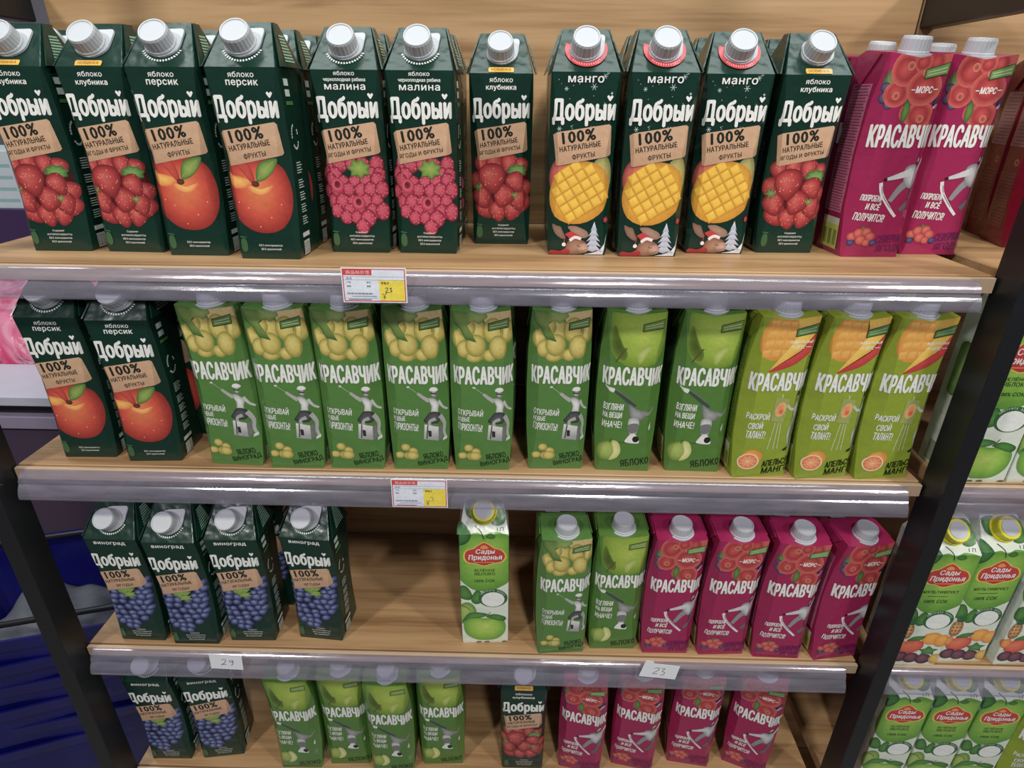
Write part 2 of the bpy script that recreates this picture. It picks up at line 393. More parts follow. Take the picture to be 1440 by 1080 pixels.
def body_mesh(surf, kind):
    V = []; F = []
    for i, q in enumerate(surf.R): V += ring_pts(q, surf.dip if i == len(surf.R) - 1 else 0)
    n = 10; F.append(tuple(range(n - 1, -1, -1)))
    for r in range(len(surf.R) - 1):
        for i in range(n):
            j = (i + 1) % n; F.append((r * n + i, r * n + j, (r + 1) * n + j, (r + 1) * n + i))
    t = (len(surf.R) - 1) * n; D = surf.R[-1][2]; W = surf.R[-1][1]; z0 = surf.top
    k = len(V)
    if kind == 'gable':
        wr, yr, L, zr = surf.roof
        ya, yb = -D + yr, -D + yr + 14
        V += [(-wr / 1000, ya / 1000, zr / 1000), (wr / 1000, ya / 1000, zr / 1000), (wr / 1000, yb / 1000, (zr - 1) / 1000), (-wr / 1000, yb / 1000, (zr - 1) / 1000)]
        F += [(t + 9, t + 0, t + 1, k + 1, k + 0), (t + 1, t + 2, k + 1), (t + 2, t + 3, k + 2, k + 1), (t + 3, t + 4, k + 2), (t + 4, t + 5, t + 6, k + 3, k + 2), (t + 6, t + 7, k + 3), (t + 7, t + 8, k + 0, k + 3), (t + 8, t + 9, k + 0), (k, k + 1, k + 2, k + 3)]
    else:
        zr = z0 + 9
        V += [(-33e-3, 0.012, zr / 1000), (0, 0.012, (zr + .5) / 1000), (33e-3, 0.012, zr / 1000)]
        F += [(t + 0, t + 1, k + 2, k + 1), (t + 9, t + 0, k + 1, k + 0), (t + 1, t + 2, k + 2), (t + 2, t + 3, k + 2), (t + 3, t + 4, k + 2), (t + 4, t + 5, k + 1, k + 2), (t + 5, t + 6, k + 0, k + 1), (t + 6, t + 7, k + 0), (t + 7, t + 8, k + 0), (t + 8, t + 9, k + 0)]
    return mesh('body', V, F)
def cap_mb(M, r=0.0153, h=0.0165, seg=48):
    b = MB()
    b.lathe([(r * 1.04, 0), (r * 1.04, 0.0022), (r * 1.0, 0.003), (r * 0.97, h - 0.0022), (r * 0.9, h), (r * 0.82, h), (r * 0.79, h - 0.0009)], seg, M, rib=({2, 3}, r * 0.022))
    return b
# Dobry-type: dark green sloped-shoulder carton
G_R = [(0, 33.2, 31.2, 1.0), (6, 34.4, 32.2, 3), (60, 35.6, 32.8, 9.5), (110, 36.2, 33, 11), (166, 36.8, 32.8, 5), (192, 36.4, 32.8, 1.0)]
G_ROOF = (24, 36, math.hypot(36, 42), 234)
# chamfered flat-top carton
K_R = [(0, 33.4, 31.4, 1.0), (8, 34.6, 32.2, 4.5), (55, 37.4, 33, 12), (112, 38.2, 33.2, 14), (165, 37.2, 33, 10), (194, 35.2, 32.8, 4), (208, 34.0, 32.8, 1.2)]
# straight carton with pushed-in foot and sloped top
S_R = [(0, 33.5, 31.5, 0.8), (4, 34.2, 32, 0.8), (120, 34.6, 32.2, 0.8), (205, 34.4, 32.2, 0.8)]
S_ROOF = (26, 34, math.hypot(34, 36), 241)
GS = PrismSurf(G_R, G_ROOF); KS = PrismSurf(K_R, None, dip=5); SS = PrismSurf(S_R, S_ROOF)
class QuadSurf:
    """print on a flat quad given by an origin and two axes (metres per mm)."""
    def __init__(s, o, ax, ay): s.o = Vector(o); s.ax = Vector(ax); s.ay = Vector(ay); s.n = s.ax.cross(s.ay).normalized(); s.cuts = []
    def map(s, u, v, off, ct): return tuple(s.o + s.ax * u + s.ay * v + s.n * off)

def slant_matrix(surf, t, off=0.0):
    wr, yr, L, zr = surf.roof; D = surf.R[-1][2]
    dirv = Vector((0, yr, zr - surf.top)).normalized(); nrm = Vector((0, -dirv.z, dirv.y))
    p = Vector((0, -D + yr * t, surf.top + (zr - surf.top) * t)) / 1000 + nrm * off
    M = Matrix.Identity(4); X = Vector((1, 0, 0))
    for i in range(3): M[i][0] = X[i]; M[i][1] = dirv[i]; M[i][2] = nrm[i]; M[i][3] = p[i]
    return M

LEAF1, LEAF2 = (96, 150, 66), (50, 96, 44)
def leaf(a, part, pts, c1=LEAF1, c2=LEAF2, vein=None):
    a.blob(part, pts, c1, c2)
    if vein: a.line(part, vein, 0.5, (150, 180, 100))
def jag(cx, cy, r, n, rot=0, sq=1.0, inner=0.62):
    P = []
    for i in range(2 * n):
        t = math.pi * i / n + math.radians(rot); rr = r if i % 2 == 0 else r * inner
        P.append((cx + rr * math.cos(t), cy + rr * sq * math.sin(t)))
    return P
def strawberry(a, x, y, s, rot, seed):
    rnd = random.Random(seed); r = math.radians(rot)
    def T(u, v): return (x + s * (u * math.cos(r) - v * math.sin(r)), y + s * (u * math.sin(r) + v * math.cos(r)))
    o = spline([(0, -1.15), (-.55, -.75), (-.9, -.1), (-.85, .5), (-.35, .85), (.35, .85), (.85, .5), (.9, -.1), (.55, -.75)], 3)
    a.blob('fruit_picture', [T(*p) for p in o], (208, 92, 84), (118, 26, 32), (-.2 * s, .2 * s), mid=(176, 48, 50))
    L = []
    for i in range(16):
        u, v = rnd.uniform(-.65, .65), rnd.uniform(-.75, .6)
        if abs(u) > .8 + v * .3: continue
        p = T(u, v); w = .042 * s; L.append([(p[0], p[1] + w * 1.4), (p[0] - w, p[1]), (p[0], p[1] - w * 1.4), (p[0] + w, p[1])])
    Tt = []
    for q in L: Tt += [(q[0], q[1], q[2]), (q[0], q[2], q[3])]
    a._add('fruit_picture', Tt, np.tile(np.array(lin((222, 142, 100))), (len(Tt), 3, 1)))
def straw_cluster(a):
    a.blob('fruit_picture', spline([(-33, 90), (-30, 56), (-14, 38), (12, 36), (30, 50), (36, 72), (30, 98), (0, 104), (-26, 102)], 4), (96, 16, 22), (70, 10, 16))
    rows = [(-24, 96, 10, 20), (-8, 98, 10, 5), (10, 97, 10, -10), (25, 94, 9, -20), (-30, 76, 11, 15), (30, 68, 10, -15), (-20, 46, 12, 30), (-4, 42, 11, 10), (14, 43, 11, -15), (28, 52, 10, -25), (-24, 58, 12, 25), (20, 56, 11.5, 12), (17, 76, 11, 30), (4, 60, 12.5, -24), (-11, 81, 15.5, 8)]
    for i, (x, y, s, r) in enumerate(rows):
        strawberry(a, x, y, s * 1.13, r, i)
        if i == 11: a.blob('fruit_leaf', jag(20, 88, 14, 8, 10, .6, .8), (126, 172, 88), (52, 100, 46))
        if i == 10: a.blob('fruit_leaf', jag(-29, 69, 8, 6, 10, .9, .45), (140, 170, 100), (70, 104, 50))
        if i == 13: a.blob('fruit_leaf', jag(17, 60, 6, 6, 10, .9, .4), (150, 165, 96), (84, 104, 50))
def rasp(a, x, y, s, seed):
    rnd = random.Random(seed); w = rnd.uniform(0, 3)
    a.disc('fruit_picture', x, y, s, s * 1.12, (222, 92, 116), (112, 16, 40), n=14, mid=(186, 48, 76))
    a.hold = True
    for k in range(14):
        t = 2.399 * k + w; q = s * .82 * math.sqrt((k + .5) / 14)
        a.disc('fruit_picture', x + q * math.cos(t), y + q * 1.1 * math.sin(t), s * .19, s * .19, (216, 98, 118), (176, 46, 74), n=5)
    a.hold = False; a.k += 1
def rasp_cluster(a):
    rnd = random.Random(5); pts = []
    for (y, xs) in [(98, (-27, -15, -2, 12, 26)), (88, (-32, -20, 20, 31)), (80, (-27, -13, 1, 14, 28)), (70, (-33, -20, -6, 7, 19, 31)), (59, (-28, -14, -1, 13, 26)), (49, (-22, -9, 5, 18, 29)), (40, (-13, 1, 13)), (32, (7,))]:
        for x in xs: pts.append((x + rnd.uniform(-1.5, 1.5), y + rnd.uniform(-1.5, 1.5)))
    for i, (x, y) in enumerate(pts): rasp(a, x, y, rnd.uniform(7.2, 9.2), i)
    for (x, y) in ((-19, 76), (3, 57)):
        a.disc('fruit_picture', x, y, 7.5, 8, (226, 96, 122), (170, 36, 66), n=14); a.disc('fruit_picture', x, y + 1, 3.6, 4.2, (96, 14, 32), (150, 30, 56), n=10)
    a.blob('fruit_leaf', jag(7, 94, 14, 7, 20, .8, .7), (150, 178, 80), (84, 120, 46))
def peach_pic(a):
    o = spline([(-31, 100), (-35, 75), (-31, 50), (-18, 34), (0, 29), (19, 34), (32, 50), (36, 72), (31, 94), (20, 104), (2, 108), (-18, 107)], 5)
    a.blob('fruit_picture', o, (232, 132, 66), (150, 30, 26), (-2, 6), mid=(206, 68, 42))
    a.blob('fruit_picture', spline([(-34, 92), (-33, 80), (-22, 76), (-10, 78), (-4, 84), (-16, 88), (-26, 90)], 4), (246, 190, 84), (222, 100, 52))
    a.blob('fruit_picture', spline([(-12, 80), (2, 76), (16, 80), (10, 72), (0, 69), (-10, 73)], 4), (250, 196, 96), (226, 98, 54))
    a.blob('fruit_picture', spline([(-22, 104), (-8, 102), (-3, 86), (-7, 82), (-14, 92)], 4), (206, 70, 50), (170, 40, 34))
    a.disc('fruit_picture', -3, 81, 4.2, 3.2, (110, 60, 40), (80, 36, 26), n=12)
    for (x, y) in ((-24, 62), (-15, 56), (-5, 36), (9, 46), (22, 60)): a.flat('fruit_picture', x, y, .7, .7, (250, 190, 170), n=6)
    leaf(a, 'fruit_leaf', spline([(-1, 84), (0, 94), (6, 103), (24, 107), (20, 96), (12, 88), (4, 84)], 4), (156, 176, 84), (70, 112, 48), [(0, 86), (8, 95), (20, 104)])
def mango_pic(a):
    a.disc('fruit_picture', -19, 84, 19, 24, (226, 110, 96), (150, 52, 56), rot=10, n=22)
    a.disc('fruit_picture', 22, 84, 15, 26, (206, 196, 116), (140, 140, 84), rot=-8, n=22)
    a.disc('fruit_picture', -1, 70, 37, 33, (244, 190, 36), (206, 140, 20), rot=33, n=28, mid=(236, 176, 28))
    r = math.radians(33)
    for i in range(-3, 4):
        for j in range(-3, 3):
            cx, cy = -1 + i * 11 * math.cos(r) - (j * 11 + 4) * math.sin(r), 70 + i * 11 * math.sin(r) + (j * 11 + 4) * math.cos(r)
            dx, dy = cx + 1, cy - 70; uu = dx * math.cos(r) + dy * math.sin(r); vv = -dx * math.sin(r) + dy * math.cos(r)
            if (uu / 33) ** 2 + (vv / 29) ** 2 > 1: continue
            def q(k, e=0): return [(cx + k * (a_ * math.cos(r) - b_ * math.sin(r)) , cy + e + k * (a_ * math.sin(r) + b_ * math.cos(r))) for a_, b_ in ((-1, -1), (1, -1), (1, 1), (-1, 1))]
            a.poly('fruit_picture', q(5.6), (206, 144, 16)); a.poly('fruit_picture', q(4.9, .9), (242, 192, 44), (228, 168, 28)); a.poly('fruit_picture', q(3.6, 1.2), (248, 204, 64), (238, 184, 40))
def winter_pic(a):
    p = 'winter_picture'
    a.poly(p, [(8, 1), (30, 1), (34, 26), (31, 14), (26, 6), (18, 3)], (222, 226, 236))
    for k, (y, w) in enumerate([(4, 11), (10, 9.5), (16, 8), (22, 6), (28, 3.8)]):
        a.poly(p, [(18 - w, y), (18, y + 11), (18 + w, y), (18 + w * .4, y + 2), (18, y), (18 - w * .5, y + 1.8)], (226, 230, 240), (168, 176, 200))
    a.blob(p, spline([(-30, 36), (-26, 25), (-18, 19), (-14, 20), (-17, 27), (-20, 33), (-24, 34)], 3), (150, 116, 98), (126, 92, 78))
    a.blob(p, spline([(-12, 33), (-6, 26), (4, 20), (12, 22), (10, 28), (2, 32), (-4, 34)], 3), (176, 142, 124), (146, 112, 96))
    a.blob(p, spline([(-14, 3), (-12, 14), (-6, 19), (4, 18), (10, 14), (12, 6), (6, 2), (-6, 1)], 4), (178, 132, 108), (128, 86, 66))
    a.blob(p, spline([(2, 12), (9, 14), (13, 9), (11, 4), (5, 4), (1, 7)], 3), (204, 166, 146), (176, 134, 114))
    a.line(p, spline([(0, 12), (2, 10), (4, 11)], 3, False), .7, (84, 48, 36)); a.line(p, spline([(5, 6), (8, 5), (10, 7)], 3, False), .6, (84, 48, 36))
    a.poly(p, [(-8, 18), (-14, 24), (-15, 14), (-16, 14), (-14, 25), (-8, 28), (2, 23), (3, 19)], (196, 44, 46))
    a.line(p, spline([(-9, 17), (-3, 21), (4, 19)], 4, False), 3.4, (238, 236, 236)); a.flat(p, -15.5, 12.5, 2.3, 2.3, (238, 236, 236))
    a.poly(p, spline([(-32, 1), (-30, 6), (-20, 5), (-12, 8), (-8, 4), (-12, 1)], 3), (190, 40, 44), (140, 24, 32))
    a.blob(p, jag(31, 41, 4, 5, 0, 1, .75), (206, 60, 62), (150, 24, 36))
def snow(a):
    rnd = random.Random(3); p = 'snowflakes'
    for (x, y, r) in ((9, 178, 3.4), (-26, 137, 2.6), (20, 188, 2.6), (-20, 176, 2.2), (28, 172, 1.4)):
        for k in range(3):
            t = math.pi * k / 3; a.line(p, [(x - r * math.cos(t), y - r * math.sin(t)), (x + r * math.cos(t), y + r * math.sin(t))], .45, (196, 214, 214))
    for k in range(26): a.flat(p, rnd.uniform(-31, 31), rnd.uniform(136, 192), rnd.uniform(.25, .6), rnd.uniform(.25, .6), (214, 226, 226), n=5)
def grape_pic(a):
    a.blob('fruit_leaf', jag(2, 100, 20, 8, 10, .55, .7), (150, 176, 88), (90, 124, 56))
    rnd = random.Random(9); L = []
    for (y, xs) in [(116, (27, 34)), (106, (-32, 24, 33)), (97, (-30, -18, 18, 29)), (88, (-31, -20, -7, 8, 20, 31)), (78, (-32, -22, -9, 4, 16, 28)), (68, (-28, -17, -4, 9, 21, 30)), (58, (-26, -14, -1, 12, 24)), (48, (-24, -12, 1, 13)), (39, (-20, -9, 2)), (31, (-12, -3))]:
        for x in xs: L.append((x + rnd.uniform(-1.5, 1.5), y + rnd.uniform(-1.5, 1.5)))
    a.blob('fruit_picture', spline([(-34, 104), (-34, 60), (-24, 36), (-8, 28), (8, 40), (26, 60), (36, 84), (36, 118), (22, 112), (0, 92), (-20, 98)], 4), (22, 26, 54), (18, 22, 46))
    for x, y in L:
        a.disc('fruit_picture', x, y, rnd.uniform(6.4, 8.8), rnd.uniform(5.4, 7.0), (140, 152, 196), (26, 32, 72), rot=rnd.uniform(-40, 40), n=14, mid=(74, 86, 136))
    a.blob('fruit_leaf', jag(4, 93, 12, 6, 40, .6, .6), (160, 184, 92), (96, 132, 58))
def kgrapes(a, cx, cy, sc, L, leafy=True):
    for (x, y, rx, ry) in L:
        a.disc('fruit_picture', cx + x * sc, cy + y * sc, rx * sc, ry * sc, (222, 206, 122), (142, 138, 60), n=16, mid=(202, 182, 92))
def heart(a, part, x, y, s, rgb):
    a.poly(part, spline([(x, y - s), (x - .7 * s, y - .2 * s), (x - 1.0 * s, y + .4 * s), (x - .55 * s, y + .85 * s), (x, y + .4 * s), (x + .55 * s, y + .85 * s), (x + 1.0 * s, y + .4 * s), (x + .7 * s, y - .2 * s)], 3), rgb)

W = (236, 236, 232)
def green_art(kind):
    a = Art()
    fl = {'strawberry': ['яблоко', 'клубника'], 'peach': ['яблоко', 'персик'], 'raspberry': ['яблоко', 'черноплодная рябина', 'малина'], 'mango': ['манго'], 'grape': ['виноград']}[kind]
    if kind == 'mango': snow(a)
    {'strawberry': straw_cluster, 'peach': peach_pic, 'raspberry': rasp_cluster, 'mango': mango_pic, 'grape': grape_pic}[kind](a)
    if kind == 'mango': winter_pic(a)
    # kraft banner
    a.poly('paper_banner', [(-33, 131), (-28, 133.5), (27, 142), (29.5, 140), (33, 112), (31, 110), (-26, 99), (-28.5, 100)], (208, 168, 134), (196, 154, 120))
    a.text('banner_lettering', '100%', -21, 121.5, 133, (40, 42, 36), u1=14, bold=.075, rot=8.5)
    a.text('banner_lettering', 'НАТУРАЛЬНЫЕ', -24, 113.2, 118.6, (48, 44, 36), u1=20, bold=.05, rot=9)
    low = {'strawberry': 'ЯГОДЫ И ФРУКТЫ', 'raspberry': 'ЯГОДЫ И ФРУКТЫ', 'peach': 'ФРУКТЫ', 'mango': 'ФРУКТЫ', 'grape': 'ЯГОДЫ'}[kind]
    if len(low) > 8: a.text('banner_lettering', low, -25, 104.2, 109.6, (48, 44, 36), u1=23, bold=.03, rot=9)
    else: a.text('banner_lettering', low, -10, 105.5, 111, (48, 44, 36), u1=14, bold=.03, rot=9)
    # brand
    a.text('brand_lettering', 'Добрыи', -33.5, 140, 166, W, u1=32.5, bold=.05, rot=.5, res=3)
    heart(a, 'brand_lettering', 26, 167.5, 3.1, W)
    # flavour
    if len(fl) == 3:
        a.text('flavour_lettering', fl[0], 0, 186.6, 190.8, W, wide=1.1, bold=.03, center=0)
        a.text('flavour_lettering', fl[1], 0, 180.2, 184.6, W, bold=.03, center=0, u1=44)
        a.text('flavour_lettering', fl[2], 0, 173, 178.2, W, wide=1.25, bold=.045, center=0)
    elif len(fl) == 2:
        a.text('flavour_lettering', fl[0], 0, 183, 188, W, wide=1.1, bold=.03, center=0)
        a.text('flavour_lettering', fl[1], 0, 174, 180.5, W, wide=1.05, bold=.04, center=0)
    else:
        a.text('flavour_lettering', fl[0], 0, 182, 188, W, wide=1.15, bold=.045, center=0)
    # foot print
    if kind != 'mango':
        rows = [('Содержит', 22.5, 1.0, 2.6), ('АНТИОКСИДАНТЫ', 18.3, 1.15, 2.4), ('БЕЗ консервантов', 14.0, 1.0, 2.8), ('БЕЗ красителей', 9.8, 1.0, 2.8)]
        if kind == 'peach': rows = rows[2:]
        for tx, y, w, h in rows: a.text('small_print', tx, 0, y, y + h, W, wide=w * .95, bold=.03, res=1, center=3)
        a.poly('small_print', spline([(-29, 22), (-30, 12), (-26.5, 8), (-23, 12), (-24, 22)], 3), (62, 100, 62)); a.line('small_print', [(-30, 25), (-23, 24)], 1.2, (70, 106, 76))
    # shoulder print
    if kind == 'strawberry':
        a.poly('novelty_band', [(-14, 193), (14, 193), (14.5, 197.5), (13.5, 199.5), (-13.5, 199.5), (-14.5, 197.5)], (236, 178, 60)); a.text('novelty_band', 'НОВИНКА', -11, 194.6, 198.1, (96, 66, 30), u1=11, bold=.04, res=1)
    zc = 192 + 0.50 * G_ROOF[2]
    if kind in ('peach', 'raspberry', 'grape'):
        for k in range(17):
            t = math.radians(205 + k * 8.2); r = 19.4
            p = (r * math.cos(t), zc + r * math.sin(t)); q = ((r + 2.4) * math.cos(t + .03), zc + (r + 2.4) * math.sin(t + .03))
            a.line('small_print', [p, q], 1.7, (214, 226, 220))
    if kind == 'mango':
        ring = [(22.5 * math.cos(t), zc + 22.5 * math.sin(t)) for t in [math.radians(160 + i * 10) for i in range(23)]]
        inn = [(15 * math.cos(t), zc + 15 * math.sin(t)) for t in [math.radians(380 - i * 10) for i in range(23)]]
        a.poly('red_collar', ring + inn, (206, 52, 62))
        for k in range(13):
            t = math.radians(225 + k * 7.5)
            a.line('red_collar', [(18.4 * math.cos(t), zc + 18.4 * math.sin(t)), (20.6 * math.cos(t), zc + 20.6 * math.sin(t))], 1.0, (240, 170, 170))
    # right side panel (wraps round the corner)
    for y in (176, 166): a.poly('claim_panel', [(48, y), (60, y), (60, y + 6.5), (48, y + 6.5)], (206, 222, 214))
    a.poly('claim_panel', [(47, 158), (65, 158), (65, 161.5), (47, 161.5)], (74, 128, 58))
    for k in range(20):
        t = math.radians(100 + k * 15)
        if 5 < k % 10 < 8: continue
        a.line('round_emblem', [(57 + 8 * math.cos(t), 127 + 12 * math.sin(t)), (57 + 8 * math.cos(t + .2), 127 + 12 * math.sin(t + .2))], 2.4, (214, 226, 220))
    for g, (y0, nl) in enumerate(((101, 5), (83, 4), (70, 4), (57, 4), (44, 4))):
        for k in range(nl): a.line('small_print|side', [(50, y0 - k * 2.6), (50 + (15 if k % 2 else 12), y0 - k * 2.6)], 1.1, (190, 210, 200))
    a.poly('barcode', [(46, 22), (66, 22), (66, 27), (46, 27)], (214, 222, 218)); a.poly('barcode', [(47, 2), (64, 2), (64, 18), (47, 18)], (206, 212, 206))
    for k in range(9): a.line('barcode', [(48.5 + k * 1.7, 3.5), (48.5 + k * 1.7, 16.5)], .6 if k % 3 else 1.0, (96, 104, 100))
    # left side panel
    a.poly('ingredients_panel', [(-66, 60), (-50, 60), (-50, 130), (-66, 130)], (44, 62, 58))
    for k in range(24): a.line('ingredients_panel', [(-65, 63 + k * 2.7), (-51, 63 + k * 2.7)], .7, (110, 130, 122))
    a.poly('recycling_panel', [(-64, 5), (-50, 5), (-50, 26), (-64, 26)], (58, 84, 70))
    return a

def k_brand(a): a.text('brand_lettering', 'КРАСАВЧИК', -34.5, 121, 144, W, u1=41, bold=.05, rot=0, res=2)
def figure_suitcase(a):
    p = 'figure_picture'
    a.line(p, [(-8, 116), (2, 108)], .5, (190, 196, 180)); a.flat(p, -9, 116.5, 2, 1.4, (206, 210, 200), n=7)
    a.line(p, spline([(2, 108), (8, 103), (15, 98)], 3, False), 3.6, (176, 176, 172), 5.5)
    a.blob(p, spline([(14, 101), (19, 102.5), (24, 100), (28, 94), (26, 87), (25, 81), (17, 82), (17.5, 91)], 4), (236, 236, 232), (158, 160, 156))
    a.line(p, spline([(27, 98), (33, 88), (40, 83)], 4, False), 4, (200, 200, 196), 2.2)
    a.disc(p, 21, 107.5, 3.4, 4.4, (196, 196, 192), (116, 116, 114), n=12); a.line(p, [(17.4, 108.5), (24, 108)], 1.8, (50, 52, 50))
    a.poly(p, spline([(16, 112), (18, 116), (24, 116.5), (27, 112.5), (22, 111)], 3), (232, 232, 226))
    a.blob(p, spline([(16, 83), (26, 83), (30, 75), (24, 68), (12, 68), (7, 71), (11, 77)], 3), (92, 94, 94), (52, 54, 54)); a.line(p, spline([(22, 74), (14, 69), (18, 56)], 3, False), 4.5, (170, 172, 168), 3)
    a.poly(p, [(6, 45), (24, 43), (25, 63), (8, 66)], (226, 226, 222), (150, 152, 150)); a.poly(p, [(24, 43), (30, 46), (31, 64), (25, 63)], (120, 122, 120))
    a.line(p, [(10, 46), (12, 65)], 1.4, (60, 60, 60)); a.poly(p, [(12, 49), (16, 48.6), (16, 57), (12, 57.6)], (50, 52, 52))
    a.line(p, spline([(28, 78), (34, 66), (33, 54), (35, 46)], 4, False), 6, (178, 180, 176), 3.5); a.poly(p, [(31, 46), (37, 47), (37, 43), (30, 42)], (222, 222, 218))
def figure_yoga(a):
    p = 'figure_picture'
    a.line(p, spline([(4, 96), (-10, 108), (-22, 116)], 4, False), 8, (110, 116, 112), 4)
    a.poly(p, spline([(-19, 111), (-25, 114), (-31, 120), (-24, 118), (-18, 116)], 3), (222, 224, 216))
    a.line(p, spline([(-18, 113), (-6, 104), (8, 92)], 4, False), 3, (60, 84, 62), 6)
    a.blob(p, spline([(0, 96), (10, 90), (20, 86), (22, 78), (14, 72), (6, 74), (2, 82)], 4), (168, 170, 168), (104, 108, 106))
    a.line(p, spline([(18, 84), (27, 83), (34, 90)], 3, False), 6, (140, 144, 140), 2)
    a.blob(p, spline([(3, 76), (14, 75), (15, 64), (12, 54), (5, 54), (2, 64)], 3), (226, 226, 220), (170, 172, 168))
    a.poly(p, spline([(2, 67), (14, 69), (14, 58), (4, 56)], 3), (120, 122, 122))
    a.poly(p, spline([(2, 42), (0, 45), (6, 54), (12, 54), (17, 46), (16, 41)], 3), (232, 232, 226)); a.flat(p, 13, 47, 4.2, 4.6, (40, 40, 38), n=10)
    a.line(p, [(-10, 42), (2, 42)], .8, (52, 84, 44)); a.poly(p, [(28, 62), (31, 70), (32, 62), (30, 58)], (220, 224, 216))
def figure_easel(a):
    p = 'figure_picture'
    for x0, x1 in ((6, 3), (10, 10), (13, 15)): a.line(p, [(x0, 78), (x1, 41)], 1.1, (196, 204, 160))
    a.poly(p, [(0, 80), (16, 78), (17, 110), (1, 112)], (160, 168, 96)); a.line(p, [(8, 111), (8, 116)], 1, (216, 220, 180))
    a.disc(p, 9, 96, 6, 10, (232, 130, 80), (226, 190, 110), rot=-10, n=14); a.disc(p, 10, 93, 3, 4, (220, 80, 50), (232, 130, 70), n=8)
    a.line(p, spline([(16, 102), (22, 96), (28, 98)], 3, False), 3.2, (196, 200, 180), 4)
    a.blob(p, spline([(26, 103), (32, 106), (38, 98), (37, 82), (30, 80), (26, 92)], 3), (212, 214, 206), (150, 152, 144))
    a.disc(p, 31, 110, 3.6, 4.4, (190, 186, 176), (110, 106, 98), n=10); a.poly(p, spline([(27, 112), (30, 118), (35, 117), (36, 110), (31, 113)], 3), (44, 44, 40))
    a.line(p, spline([(31, 82), (26, 64), (29, 44)], 4, False), 7, (182, 186, 176), 4); a.line(p, spline([(34, 82), (36, 64), (35, 42)], 4, False), 6, (132, 136, 126), 3.6)
    a.poly(p, [(26, 44), (32, 43), (24, 38), (22, 40)], (40, 44, 32))
def figure_snowboard(a):
    p = 'figure_picture'
    a.line(p, spline([(-9, 84), (-5, 72), (8, 56), (17, 47)], 4, False), 4.2, (232, 226, 230), 3); a.line(p, spline([(-7, 80), (-3, 70), (9, 56)], 4, False), 1, (150, 120, 140))
    a.line(p, spline([(24, 88), (14, 78), (6, 64)], 3, False), 9.5, (146, 146, 150), 5); a.line(p, spline([(30, 86), (32, 70), (20, 54)], 3, False), 9.5, (104, 104, 110), 4.6)
    a.blob(p, spline([(14, 99), (24, 104), (36, 99), (38, 86), (28, 78), (17, 83)], 4), (220, 220, 222), (136, 136, 142))
    a.line(p, spline([(22, 96), (8, 91), (-3, 88)], 3, False), 8.5, (210, 210, 212), 3); a.flat(p, -5, 87.5, 2.4, 1.8, (40, 36, 44), n=7)
    a.line(p, spline([(33, 94), (39, 102), (44, 110)], 3, False), 5, (200, 200, 204), 3)
    a.disc(p, 30, 106, 4.6, 5.2, (226, 226, 224), (160, 160, 160), n=12); a.poly(p, [(26, 106), (34, 107), (34, 103), (26, 102)], (44, 48, 44))
def orange_half(a, x, y, s):
    a.disc('fruit_picture', x + 3 * s / 12, y + 5 * s / 12, s, s * .8, (240, 176, 60), (214, 130, 36), n=18)
    a.flat('fruit_picture', x, y, s, s * .82, (244, 214, 170), rot=-12, n=18); a.disc('fruit_picture', x, y, s * .87, s * .7, (240, 160, 100), (226, 108, 66), rot=-12, n=18, h=(0, 0))
    for k in range(9):
        t = 2 * math.pi * k / 9; a.line('fruit_picture', [(x, y), (x + s * .8 * math.cos(t), y + s * .62 * math.sin(t))], .5, (246, 206, 160))
